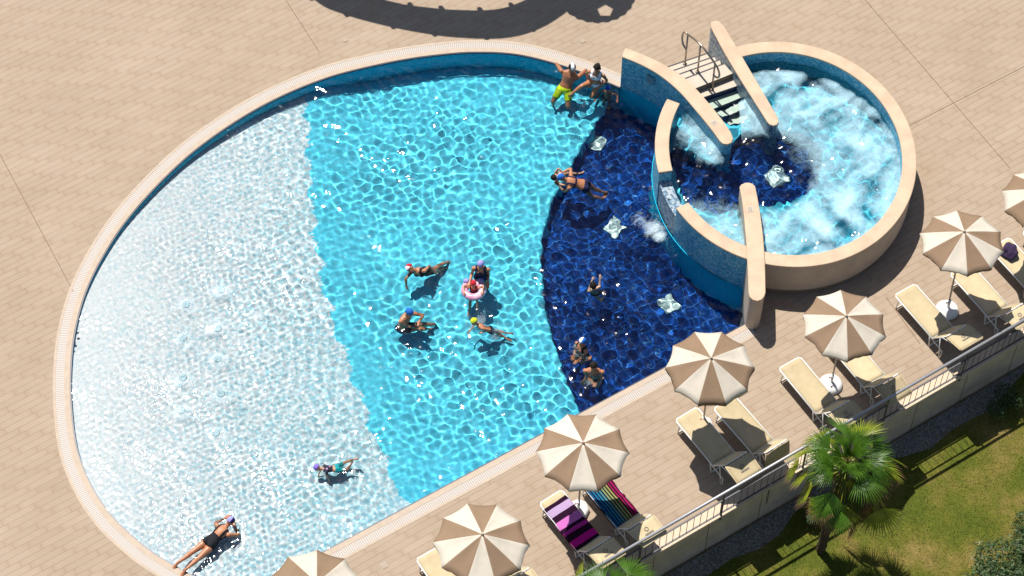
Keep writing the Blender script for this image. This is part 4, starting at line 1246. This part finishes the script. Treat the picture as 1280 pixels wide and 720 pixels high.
def flower_fabric():
    t = NT('flowered_swim_fabric')
    vo = t.n('ShaderNodeTexVoronoi'); vo.inputs['Scale'].default_value = 16; t.l(t.coord('Object'), vo.inputs['Vector'])
    sp = t.n('ShaderNodeSeparateColor'); t.l(vo.outputs['Color'], sp.inputs[0])
    pet = t.ramp(sp.outputs[1], [(0, (.6, .2, .3)), (.4, (.7, .55, .55)), (.7, (.5, .3, .5))], 'CONSTANT')
    f = t.ramp(vo.outputs['Distance'], [(.30, 1.0), (.34, 0.0)])
    t.l(t.mix(f, (.012, .012, .03), pet), t.b.inputs['Base Color']); t.b.inputs['Roughness'].default_value = .8
    return t.m
M['flowers'] = flower_fabric()

def N_(v): return Vector(v).normalized()
def loft(bm, rings, seg=14):
    """rings: (centre, xaxis*rx, yaxis*ry); ends are domed by the caller"""
    R = []
    for c, ax_, ay_ in rings:
        R.append([bm.verts.new(c + ax_ * math.cos(2 * PI * k / seg) + ay_ * math.sin(2 * PI * k / seg)) for k in range(seg)])
    for a, b in zip(R, R[1:]):
        for k in range(seg): bm.faces.new((a[k], a[(k + 1) % seg], b[(k + 1) % seg], b[k]))
    bm.faces.new(R[0][::-1]); bm.faces.new(R[-1])
def capsule(bm, a, b, ra, rb, seg=12):
    d = b - a; L = d.length
    if L < 1e-5: d = Vector((0, 0, 1))
    d = d.normalized(); x, y = frame(d)
    rings = []
    for k in range(1, 5):
        t = -PI / 2 + PI / 2 * k / 4; rings.append((a + d * ra * math.sin(t), x * ra * math.cos(t) + x * 1e-4, y * ra * math.cos(t) + y * 1e-4))
    for k in range(0, 4):
        t = PI / 2 * k / 4; rings.append((b + d * rb * math.sin(t), x * (rb * math.cos(t)), y * (rb * math.cos(t))))
    loft(bm, rings, seg)
def ellipsoid(bm, c, ax3, r3, seg=16):
    u = ax3[2]
    loft(bm, [(c + u * r3[2] * math.sin(t), ax3[0] * r3[0] * math.cos(t), ax3[1] * r3[1] * math.cos(t)) for t in [(-PI / 2 + .08) + (PI - .16) * k / 10 for k in range(11)]], seg)
def limb(bm, a, b, prof, seg=12):
    """tapered limb through (t, radius) stations with a dome at either end"""
    d = (b - a); x, y = frame(d)
    rings = [(a - d.normalized() * prof[0][1] * .6, x * prof[0][1] * .6, y * prof[0][1] * .6)]
    rings += [(a + d * t, x * r, y * r) for t, r in prof]
    rings += [(b + d.normalized() * prof[-1][1] * .6, x * prof[-1][1] * .6, y * prof[-1][1] * .6)]
    loft(bm, rings, seg)

def towards(a, b, L):
    return a + (b - a).normalized() * L
def ik(a, target, l1, l2, hint):
    """elbow or knee between a and a target, bending towards hint"""
    d = target - a; D = min(d.length, (l1 + l2) * .995); D = max(D, abs(l1 - l2) + .02); d.normalize()
    t = a + d * D
    q = (l1 * l1 - l2 * l2 + D * D) / (2 * D); h = math.sqrt(max(0, l1 * l1 - q * q))
    hv = hint - a; hv = hv - d * hv.dot(d)
    if hv.length < 1e-4: hv = Vector((0, 0, 1)) - d * d.z
    return a + d * q + hv.normalized() * h, t

def person(label, H, skin, pelvis, neck, face, look=None, arms=(), legs=(), cap=None, garments=(), female=True, kid=False, headdir=None, group=None, voxel=.0105):
    """joint targets are world points; lengths follow the body height H"""
    H *= .92
    pel = Vector(pelvis); nk = Vector(neck); sp = (nk - pel).normalized()
    tl = H * (.30 if not kid else .31); nk = pel + sp * tl
    fc = Vector(face); fc = (fc - sp * fc.dot(sp)).normalized(); rt = fc.cross(sp).normalized()
    lk = N_(look) if look is not None else fc
    hu = N_(headdir) if headdir is not None else (sp + Vector((0, 0, .25))).normalized()
    hs = H * (.130 if not kid else .158)             # head height
    hc = nk + hu * (H * .035 + hs * .52) + lk * hs * .10
    lk = (lk - hu * lk.dot(hu)).normalized(); hr_ = lk.cross(hu).normalized()
    bm = bmesh.new(); SEG = []
    w = 1.0 if not female else .94
    hipw = H * (.098 if female else .092)
    T = [(-.10, .060, .060), (-.03, hipw / H, .068), (.06, .099 if female else .094, .070), (.22, .088, .064), (.40, .074 if female else .083, .056), (.58, .086 if female else .094, .063), (.74, (.094 if female else .106), .066), (.88, (.098 if female else .112), .054), (.97, .070, .044), (1.03, .036, .036)]
    loft(bm, [(pel + sp * tl * t, rt * rx * H, fc * ry * H * (1.0 if not kid else .95)) for t, rx, ry in T], 20)
    SEG.append(('torso', pel, nk))
    if female and not kid:
        for s in (-1, 1): ellipsoid(bm, pel + sp * tl * .72 + rt * s * .043 * H + fc * .052 * H, (rt, fc, sp), (.036 * H, .034 * H, .036 * H))
    for s in (-1, 1): ellipsoid(bm, pel + sp * tl * -.02 + rt * s * .045 * H - fc * .035 * H, (rt, fc, sp), (.047 * H, .045 * H, .055 * H))
    capsule(bm, nk - sp * .02 * H, hc - hu * hs * .25, .034 * H, .031 * H); SEG.append(('neck', nk, hc - hu * hs * .45))
    # head: skull, jaw, nose, ears
    ellipsoid(bm, hc + hu * hs * .07 - lk * hs * .04, (hr_, lk, hu), (hs * .365, hs * .44, hs * .43))
    ellipsoid(bm, hc - hu * hs * .20 + lk * hs * .09, (hr_, lk, hu), (hs * .27, hs * .30, hs * .31))
    capsule(bm, hc + lk * hs * .38 + hu * hs * .02, hc + lk * hs * .46 - hu * hs * .10, hs * .045, hs * .068, 8)
    for s in (-1, 1): ellipsoid(bm, hc + hr_ * s * hs * .37 - hu * hs * .04 - lk * hs * .02, (hr_, lk, hu), (hs * .05, hs * .085, hs * .13), 8)
    SEG.append(('head', hc - hu * hs * .25, hc + hu * hs * .25))
    mm = .9 if female else 1.0
    sho = [nk - sp * .055 * H + rt * s * (.105 if female else .122) * H for s in (1, -1)]
    hands = []
    for i, (target, hint) in enumerate(arms):
        a = sho[i]; el, wr_ = ik(a, Vector(target), .172 * H, .150 * H, Vector(hint))
        nm = 'RL'[i]
        limb(bm, a, el, [(0, .036 * H * mm), (.35, .032 * H * mm), (.75, .026 * H * mm), (1, .024 * H * mm)]); SEG.append(('uparm' + nm, a, el))
        limb(bm, el, wr_, [(0, .024 * H * mm), (.3, .025 * H * mm), (.75, .018 * H * mm), (1, .015 * H * mm)]); SEG.append(('foarm' + nm, el, wr_))
        hd = (wr_ - el).normalized(); 
        pn = hd.cross(rt); pn = pn.normalized() if pn.length > .1 else hd.cross(fc).normalized()
        sd = hd.cross(pn).normalized()
        hl = .108 * H
        loft(bm, [(wr_ + hd * hl * t, sd * hl * ws, pn * hl * .13) for t, ws in ((-.05, .16), (.12, .20), (.30, .24), (.50, .25), (.56, .20))], 12)
        fl_ = (.36, .44, .47, .41)
        for q in range(4):
            base = wr_ + hd * hl * .48 + sd * hl * (.17 - .115 * q)
            mid = base + (hd * .9 + sd * (.10 - .07 * q) + pn * .25).normalized() * hl * fl_[q] * .55
            tip = mid + (hd * .7 + sd * (.06 - .05 * q) + pn * .6).normalized() * hl * fl_[q] * .5
            capsule(bm, base, mid, hl * .058, hl * .052, 8); capsule(bm, mid, tip, hl * .052, hl * .042, 8)
        tb_ = wr_ + hd * hl * .16 - sd * hl * .2
        tm = tb_ + (hd * .55 - sd * .75 + pn * .2).normalized() * hl * .26; tt = tm + (hd * .9 - sd * .25 + pn * .35).normalized() * hl * .24
        capsule(bm, tb_, tm, hl * .075, hl * .06, 8); capsule(bm, tm, tt, hl * .06, hl * .046, 8)
        SEG.append(('hand' + nm, wr_, wr_ + hd * hl))
    hip = [pel - sp * .015 * H + rt * s * .052 * H for s in (1, -1)]
    for i, (target, hint) in enumerate(legs):
        a = hip[i]; kn, an = ik(a, Vector(target), .245 * H, .235 * H, Vector(hint)); nm = 'RL'[i]
        limb(bm, a, kn, [(0, .058 * H), (.3, .053 * H), (.7, .041 * H), (1, .034 * H)], 14); SEG.append(('thigh' + nm, a, kn))
        limb(bm, kn, an, [(0, .034 * H), (.28, .036 * H), (.7, .024 * H), (1, .019 * H)], 14); SEG.append(('shin' + nm, kn, an))
        sh = (an - kn).normalized(); th_ = (kn - a).normalized()
        fwd = -(th_ - sh * th_.dot(sh))
        fd = fwd.normalized() if fwd.length > .25 else (fc - sh * fc.dot(sh))
        fd = (fd.normalized() * .65 + sh * .75).normalized(); si = sh.cross(fd).normalized(); fu = si.cross(fd).normalized()
        heel = an + sh * .018 * H - fd * .02 * H
        loft(bm, [(heel + fd * .145 * H * t, si * rx * H, fu * ry * H) for t, rx, ry in ((-.1, .012, .012), (.0, .019, .021), (.3, .021, .022), (.6, .026, .016), (.85, .026, .011), (1.0, .017, .007))], 12)
        SEG.append(('foot' + nm, heel, heel + fd * .14 * H))
    bmesh.ops.recalc_face_normals(bm, faces=bm.faces)
    tmp = obj('tmp', bm)
    rm = tmp.modifiers.new('r', 'REMESH'); rm.mode = 'VOXEL'; rm.voxel_size = voxel * (H / 1.65) ** .7; rm.use_smooth_shade = True
    sm_ = tmp.modifiers.new('s', 'SMOOTH'); sm_.iterations = 2; sm_.factor = .4
    dg = bpy.context.evaluated_depsgraph_get()
    me = bpy.data.meshes.new_from_object(tmp.evaluated_get(dg))
    bpy.data.objects.remove(tmp)
    nV = len(me.vertices); co = np.empty(nV * 3, np.float32); me.vertices.foreach_get('co', co); co = co.reshape(-1, 3).astype(float)
    nF = len(me.polygons); fc_ = np.empty(nF * 3, np.float32); me.polygons.foreach_get('center', fc_); fcn = fc_.reshape(-1, 3).astype(float)
    names = [s[0] for s in SEG]
    D = np.empty((len(SEG), nF)); TT = np.empty((len(SEG), nF))
    rad = {'torso': .085, 'neck': .033, 'head': .055, 'uparm': .03, 'foarm': .022, 'hand': .02, 'thigh': .05, 'shin': .03, 'foot': .02}
    for i, (nm, a, b) in enumerate(SEG):
        a_, b_ = np.array(a), np.array(b); d = b_ - a_; t = ((fcn - a_) @ d) / max(d @ d, 1e-9)
        TT[i] = t; tc = np.clip(t, 0, 1); key = nm[:-1] if nm[-1] in 'RL' else nm
        D[i] = np.linalg.norm(fcn - (a_ + tc[:, None] * d), axis=1) - rad[key] * H
    near = D.argmin(0)
    lat = (fcn - np.array(pel)) @ np.array(rt) / H; frn = (fcn - np.array(pel)) @ np.array(fc) / H; tor = ((fcn - np.array(pel)) @ np.array(sp)) / tl
    is_ = lambda *k: np.isin(near, [i for i, n in enumerate(names) if any(n.startswith(x) for x in k)])
    tseg = TT[near, np.arange(nF)]
    hrel = (fcn - np.array(hc)) / hs; hx, hy, hz = hrel @ np.array(hr_), hrel @ np.array(lk), hrel @ np.array(hu)
    # face: eyes and mouth by material
    mi = np.zeros(nF, np.int32)
    hd_ = is_('head', 'neck')
    for s in (-1, 1):
        mi[hd_ & (((hx - s * .15) / .075) ** 2 + ((hz - .02) / .042) ** 2 < 1) & (hy > .2)] = 1
    mi[hd_ & ((hx / .14) ** 2 + ((hz + .245) / .045) ** 2 < 1) & (hy > .2)] = 2
    me.materials.clear()
    for m in (SK[skin], M['eye'], M['lips']): me.materials.append(m)
    me.polygons.foreach_set('material_index', mi); me.update()
    o = obj('person', me); o.location = pel; me.transform(Matrix.Translation(-pel))
    tag(o, label, 'person', group)
    vn = np.empty(nV * 3, np.float32); me.vertices.foreach_get('normal', vn); vn = vn.reshape(-1, 3)
    co2 = np.empty(nV * 3, np.float32); me.vertices.foreach_get('co', co2); co2 = co2.reshape(-1, 3)
    polys = [tuple(p.vertices) for p in me.polygons]
    env = dict(is_=is_, t=tseg, lat=lat, frn=frn, tor=tor, hx=hx, hy=hy, hz=hz, np=np)
    def shell(name, mats, mask, off, mif=None, puff=None):
        ids = np.nonzero(mask)[0]
        if len(ids) == 0: return
        used = sorted({v for i in ids for v in polys[i]}); rm_ = {v: j for j, v in enumerate(used)}
        V = co2[used] + vn[used] * off
        m = mesh_of(V, [tuple(rm_[v] for v in polys[i]) for i in ids], [int(mif[i]) for i in ids] if mif is not None else None)
        g = obj(name, m, mats, o); smooth(g)
        sdf = g.modifiers.new('thickness', 'SOLIDIFY'); sdf.thickness = .005; sdf.offset = -1
        return g
    if cap:
        kind, mats = cap
        msk = is_('head', 'neck') & ((hz > .10 - .35 * np.clip(-hy, -.3, 1.2) * .8) & ((hz > .16) | (hy < .12)))
        if kind == 'hair': msk = is_('head', 'neck') & ((hz > .22) | (hy < -.02)) & (hz > -.45)
        mf = None
        if kind == 'stripe': mf = (np.abs(hx) > .16).astype(int)
        if kind == 'half': mf = (hy < .0).astype(int)
        if kind == 'side': mf = (hx * .8 + hy * .3 > .02).astype(int)
        shell('hair' if kind == 'hair' else 'swim_cap', mats, msk, .011 if kind != 'hair' else .018, mf)
        if kind == 'hair' and female:
            bm = bmesh.new(); ellipsoid(bm, hc - pel - lk * hs * .42 + hu * hs * .22, (hr_, lk, hu), (hs * .2, hs * .2, hs * .2)); g = smooth(obj('hair_bun', bm, mats, o))
    for nm, m, rule, off in garments:
        shell(nm, [m], rule(env), off)
    return o

G = {
 'onepiece': lambda e: (e['is_']('torso') & ((e['tor'] < .48) & (e['tor'] > -.16) | ((e['tor'] < .78) & (e['frn'] > -.005)) | ((np.abs(np.abs(e['lat']) - .062) < .014) & (e['tor'] < 1.0)))) | (e['is_']('thigh') & (e['t'] < .10)),
 'trunks': lambda e: (e['is_']('torso') & (e['tor'] < .16)) | (e['is_']('thigh') & (e['t'] < .62)),
 'briefs': lambda e: (e['is_']('torso') & (e['tor'] < .13)) | (e['is_']('thigh') & (e['t'] < .12)),
 'top': lambda e: e['is_']('torso') & (e['tor'] > .48) & ((e['tor'] < .80) | ((np.abs(np.abs(e['lat']) - .062) < .016) & (e['tor'] < 1.0))),
 'rash': lambda e: (e['is_']('torso') & (e['tor'] > .34) & (e['tor'] < .98)) | (e['is_']('uparm') & (e['t'] < .35)),
 'strap': lambda e: e['is_']('torso') & (((e['tor'] > .55) & (e['tor'] < .64)) | ((np.abs(np.abs(e['lat']) - .055) < .010) & (e['tor'] > .6) & (e['tor'] < 1.0))),
}
V3 = Vector
# 1 woman lying half in the shallow water, feet on the coping
person('person in a black swimsuit lying face down in the shallow end, feet on the coping', 1.64, 'tan', P(262, 679, .02), P(280, 661, .08), (0, 0, -1), (.5, .5, -.5),
       [(P(293, 657, -.06), P(300, 668, -.1)), (P(281, 648, -.06), P(272, 653, -.1))], [(P(231, 713, .06), P(249, 700, -.2)), (P(219, 706, .06), P(240, 690, -.2))],
       ('side', [M['lilac_cap'], M['navy_cap']]), [('swimsuit', M['black_suit'], G['onepiece'], .008)], headdir=(.6, .6, .55))
# 2 child swimming face down
person('person in flowered top and turquoise shorts swimming face down in the shallow end', 1.02, 'mid', P(421, 586, -.08), P(406, 586, -.02), (.15, -.35, -1), (-.7, -.3, -.3),
       [(P(396, 600, -.40), P(390, 592, -.2)), (P(413, 608, -.42), P(410, 600, -.2))], [(P(444, 574, -.06), P(431, 575, -.4)), (P(440, 578, .02), P(439, 593, -.35))],
       ('cap', [M['purple_cap']]), [('swim_top', M['flowers'], G['rash'], .009), ('swim_shorts', M['teal_suit'], G['trunks'], .009)], kid=True, headdir=(-.9, .05, .35))
# 3 side-swimming woman, red and white cap
person('person in a black swimsuit and red and white cap swimming on their side', 1.62, 'tan', P(534, 342, -.34), P(519, 338, .05), (-.15, -.85, -.25), (-.5, -.8, 0),
       [(P(508, 360, -.30), P(506, 350, -.1)), (P(543, 342, -.28), P(530, 330, .05))], [(P(563, 341, -.86), P(546, 347, -.6)), (P(565, 332, -.80), P(549, 333, -.4))],
       ('half', [M['white_cap'], M['red_cap']]), [('swimsuit', M['black_suit'], G['onepiece'], .008)], headdir=(-.85, .2, .45))
# 4 woman holding the ring
p4 = P(601, 331, .50)
person('person in a lilac cap and navy swimsuit standing behind the pink swim ring', 1.60, 'tan', (p4.x, p4.y + .05, -.0), (p4.x, p4.y - .02, .5), (-.1, -1, 0), (-.2, -.9, -.4),
       [(P(587, 353, .10), P(588, 344, -.3)), (P(610, 353, .10), P(612, 344, -.3))], [(V3((p4.x - .12, p4.y + .1, -.86)), V3((p4.x - .1, p4.y - .4, -.4))), (V3((p4.x + .12, p4.y + .1, -.86)), V3((p4.x + .1, p4.y - .4, -.4)))],
       ('half', [M['lilac_cap'], M['lilac_cap']]), [('swimsuit', M['navy_suit'], G['onepiece'], .008)])
# 5 child in the ring
rc = P(592, 363, ZW + .02)
person('person in a red cap, a small child sitting inside the pink swim ring', 1.0, 'mid', (rc.x + .0, rc.y + .02, -.22), (rc.x, rc.y + .05, .12), (-.2, -1, .1), (-.2, -1, -.1),
       [(rc + V3((-.20, -.10, .12)), rc + V3((-.3, .1, .2))), (rc + V3((.20, -.10, .12)), rc + V3((.3, .1, .2)))], [(rc + V3((-.1, -.30, -.55)), rc + V3((-.1, -.4, -.1))), (rc + V3((.1, -.30, -.55)), rc + V3((.1, -.4, -.1)))],
       ('cap', [M['red_cap']]), [('swimsuit', M['red_cap'], G['onepiece'], .008)], kid=True)
e = empty('swim_ring', rc); tag(e, 'pink inflatable swim ring with two lilac knobs around the small child', 'swim ring')
bm = bmesh.new()
nt, npz = 40, 14; vv_ = [[bm.verts.new(((.195 + .085 * math.cos(b)) * math.cos(a), (.195 + .085 * math.cos(b)) * math.sin(a), .075 * math.sin(b) + .02)) for b in [2 * PI * j / npz for j in range(npz)]] for a in [2 * PI * i / nt for i in range(nt)]]
for i in range(nt):
    for j in range(npz):
        f = bm.faces.new((vv_[i][j], vv_[(i + 1) % nt][j], vv_[(i + 1) % nt][(j + 1) % npz], vv_[i][(j + 1) % npz])); f.smooth = True
rp = NT('pink_ring_vinyl'); rn = rp.noise(rp.coord('Object'), 6, 3); rp.l(rp.ramp(rn, [(.4, (.62, .24, .38)), (.62, (.72, .45, .55))]), rp.b.inputs['Base Color']); rp.b.inputs['Roughness'].default_value = .3
obj('tube', bm, rp.m, e)
for dx_, dy_ in ((-.16, .19), (.15, .21)):
    bm = bmesh.new(); ellipsoid(bm, V3((dx_, dy_, .09)), (V3((1, 0, 0)), V3((0, 1, 0)), V3((0, 0, 1))), (.07, .06, .05)); smooth(obj('knob', bm, M['lilac_cap'], e))
# 6 man squatting, blue cap
person('person in a blue cap crouching bare-backed in the water, hugging their knees', 1.72, 'tan', P(503, 412, -.36), P(509, 391, .14), (.75, -.55, .1), (.6, -.6, -.35),
       [(P(523, 410, -.10), P(508, 410, -.2)), (P(524, 402, -.06), P(524, 396, -.1))], [(P(538, 417, -.62), P(520, 404, .5)), (P(543, 411, -.62), P(526, 396, .5))],
       ('cap', [M['blue_cap']]), [('swim_shorts', M['navy_suit'], G['trunks'], .010)], female=False, headdir=(.3, -.15, .9))
# 7 child, lime cap
person('person in a lime yellow cap, a child paddling in the aqua water', 1.18, 'tan', P(612, 414, -.22), P(597, 406, .02), (-.1, -.5, -.85), (-.8, -.5, .1),
       [(P(588, 414, -.22), P(590, 412, -.2)), (P(604, 415, -.06), P(609, 405, .1))], [(P(632, 428, -.62), P(622, 424, -.7)), (P(634, 420, -.55), P(620, 416, -.6))],
       ('cap', [M['lime_cap']]), [('swim_shorts', M['navy_suit'], G['briefs'], .008)], kid=True, headdir=(-.55, .2, .8))
# 8 man leaning back on the edge
person('person in fluorescent yellow shorts leaning back on the pool edge', 1.82, 'brown', P(706, 112, -.12), P(714, 88, .32), (-.1, -.75, .55), (.05, -.8, -.45),
       [(P(703, 88, .03), P(697, 82, .25)), (P(723, 96, .03), P(732, 88, .25))], [(P(690, 140, -.78), P(690, 122, .1)), (P(709, 142, -.78), P(712, 126, .1))],
       ('stripe', [M['white_cap'], M['black_cap']]), [('swim_shorts', M['lime'], G['trunks'], .016)], female=False, headdir=(.1, -.15, .9))
# 9 woman in white top sitting on the edge
person('person with dark hair in a white bikini top sitting on the pool edge', 1.62, 'tan', P(744, 103, .12), P(746, 88, .60), (-.3, -1, .15), (-.35, -.9, -.3),
       [(P(736, 103, .12), P(734, 92, .3)), (P(750, 108, .10), P(760, 98, .3))], [(P(714, 118, .0), P(726, 106, .4)), (P(741, 124, -.42), P(740, 112, .4))],
       ('hair', [M['hair']]), [('bikini_top', M['white_suit'], G['top'], .009), ('bikini_bottom', M['white_suit'], G['briefs'], .008)])
# 10 child in blue cap
c10 = P(760, 108, .12)
person('person in a royal blue cap, a child standing in the water by the mosaic wall', 1.05, 'brown', (c10.x, c10.y, -.36), (c10.x, c10.y, 0), (-.5, -1, 0), (-.4, -1, 0),
       [(V3((c10.x - .28, c10.y - .15, -.2)), V3((c10.x - .3, c10.y, -.3))), (V3((c10.x + .22, c10.y - .18, -.2)), V3((c10.x + .3, c10.y, -.3)))], [(V3((c10.x - .08, c10.y, -.85)), V3((c10.x - .1, c10.y - .3, -.5))), (V3((c10.x + .08, c10.y, -.85)), V3((c10.x + .1, c10.y - .3, -.5)))],
       ('cap', [M['royal_cap']]), [('swim_shorts', M['navy_suit'], G['briefs'], .008)], kid=True, female=False)
# 11 woman carrying a child
person('person with bare tanned back and two-tone cap carrying a child', 1.64, 'tan', P(731, 232, -.04), P(711, 226, .14), (-.25, .25, -.9), (-.9, -.1, -.3),
       [(P(702, 216, .0), P(719, 208, .1)), (P(698, 232, -.12), P(708, 240, -.1))], [(P(756, 247, -.62), P(742, 238, -.3)), (P(752, 254, -.65), P(738, 246, -.3))],
       ('side', [M['blue_cap'], M['white_cap']]), [('bikini_strap', M['navy_suit'], G['strap'], .007), ('bikini_bottom', M['navy_suit'], G['briefs'], .009)], headdir=(-.75, .05, .65))
person('person with short black hair, a child clinging to another swimmer', 1.05, 'mid', P(701, 221, -.22), P(690, 223, .12), (.8, .1, .1), (.9, -.1, 0),
       [(P(708, 232, .02), P(698, 236, 0)), (P(704, 216, .10), P(694, 212, .1))], [(P(722, 238, -.4), P(712, 240, -.2)), (P(738, 216, .0), P(722, 214, .2))],
       ('hair', [M['hair']]), [('swim_shorts', M['navy_suit'], G['briefs'], .008)], kid=True, female=False)
# 12 child alone in the navy water
person('person with short dark hair, a child treading water alone in the navy deep end', 1.15, 'fair', P(744, 368, -.36), P(742, 360, -.02), (-.3, .8, -.1), (-.3, .9, .2),
       [(P(750, 349, -.12), P(750, 358, -.5)), (P(741, 348, -.16), P(734, 358, -.5))], [(P(754, 380, -.8), P(752, 370, -.5)), (P(748, 382, -.8), P(744, 374, -.5))],
       ('hair', [M['hair']]), [('swim_shorts', M['black_suit'], G['briefs'], .008)], kid=True, female=False)
# 13, 14 pair treading water near the straight edge
person('person in a blue and white cap treading water low on the navy floor', 1.62, 'tan', P(727, 446, -.42), P(727, 431, .03), (-.7, -.6, .1), (-.6, -.6, .1),
       [(P(717, 446, -.18), P(720, 440, -.6)), (P(722, 452, -.18), P(736, 448, -.7))], [(P(722, 462, -1.1), P(716, 452, -.6)), (P(732, 462, -1.1), P(728, 456, -.6))],
       ('side', [M['blue_cap'], M['white_cap']]), [('swimsuit', M['black_suit'], G['onepiece'], .008)], headdir=(.15, .0, 1))
person('person with dark hair and bare shoulders treading water nearest the straight pool edge', 1.66, 'tan', P(742, 474, -.42), P(742, 461, .05), (-.1, -1, .15), (-.2, -.95, -.2),
       [(P(741, 479, -.14), P(731, 474, -.5)), (P(745, 480, -.14), P(755, 474, -.5))], [(P(734, 488, -1.1), P(732, 478, -.5)), (P(748, 488, -1.1), P(746, 478, -.5))],
       ('hair', [M['hair']]), [('swim_shorts', M['navy_suit'], G['briefs'], .008)], female=False)

# ------------------------------------------------------------------ light, camera
SUN_EL, SUN_DIR = math.radians(63), Vector((.53, -.848, 0)).normalized()      # the way shadows fall
ld = SUN_DIR * math.cos(SUN_EL) + Vector((0, 0, -math.sin(SUN_EL)))
sl = bpy.data.lights.new('sun', 'SUN'); sl.energy = 4.8; sl.angle = math.radians(.5); sl.color = (1, .955, .88)
sl.cycles.is_caustics_light = True
so = bpy.data.objects.new('sun', sl); COL.objects.link(so); so.rotation_euler = ld.to_track_quat('-Z', 'Y').to_euler(); so.location = (0, 0, 30)
w = bpy.data.worlds.new('World'); sc.world = w; w.use_nodes = True
sky = w.node_tree.nodes.new('ShaderNodeTexSky'); sky.sky_type = 'NISHITA'; sky.sun_disc = False
sky.sun_elevation = SUN_EL; sky.sun_rotation = math.atan2(-SUN_DIR.x, -SUN_DIR.y)
w.node_tree.links.new(sky.outputs[0], w.node_tree.nodes['Background'].inputs[0]); w.node_tree.nodes['Background'].inputs[1].default_value = .065

cd = bpy.data.cameras.new('camera'); cam = bpy.data.objects.new('camera', cd); COL.objects.link(cam)
cam.location = CAM; cam.rotation_euler = (TILT, 0, 0)
cd.sensor_width = 36; cd.lens = 36 * FPX / 1280; cd.clip_end = 1000
sc.camera = cam
for o in COL.objects:
    if o.type == 'MESH':
        if o.name.split('.')[0] in ('pool_water', 'whirlpool_water'):
            o.cycles.is_caustics_caster = True
        else:
            o.cycles.is_caustics_receiver = True
vs = sc.view_settings
vs.view_transform = 'Standard'; vs.look = 'None'; vs.exposure = 0.47; vs.gamma = 1.0; vs.use_curve_mapping = False
cy = sc.cycles
cy.use_denoising = True; cy.max_bounces = 8; cy.transmission_bounces = 6; cy.diffuse_bounces = 3
cy.caustics_refractive = True; cy.caustics_reflective = False
cy.sample_clamp_indirect = 3.0
cy.use_adaptive_sampling = True; cy.adaptive_threshold = .01
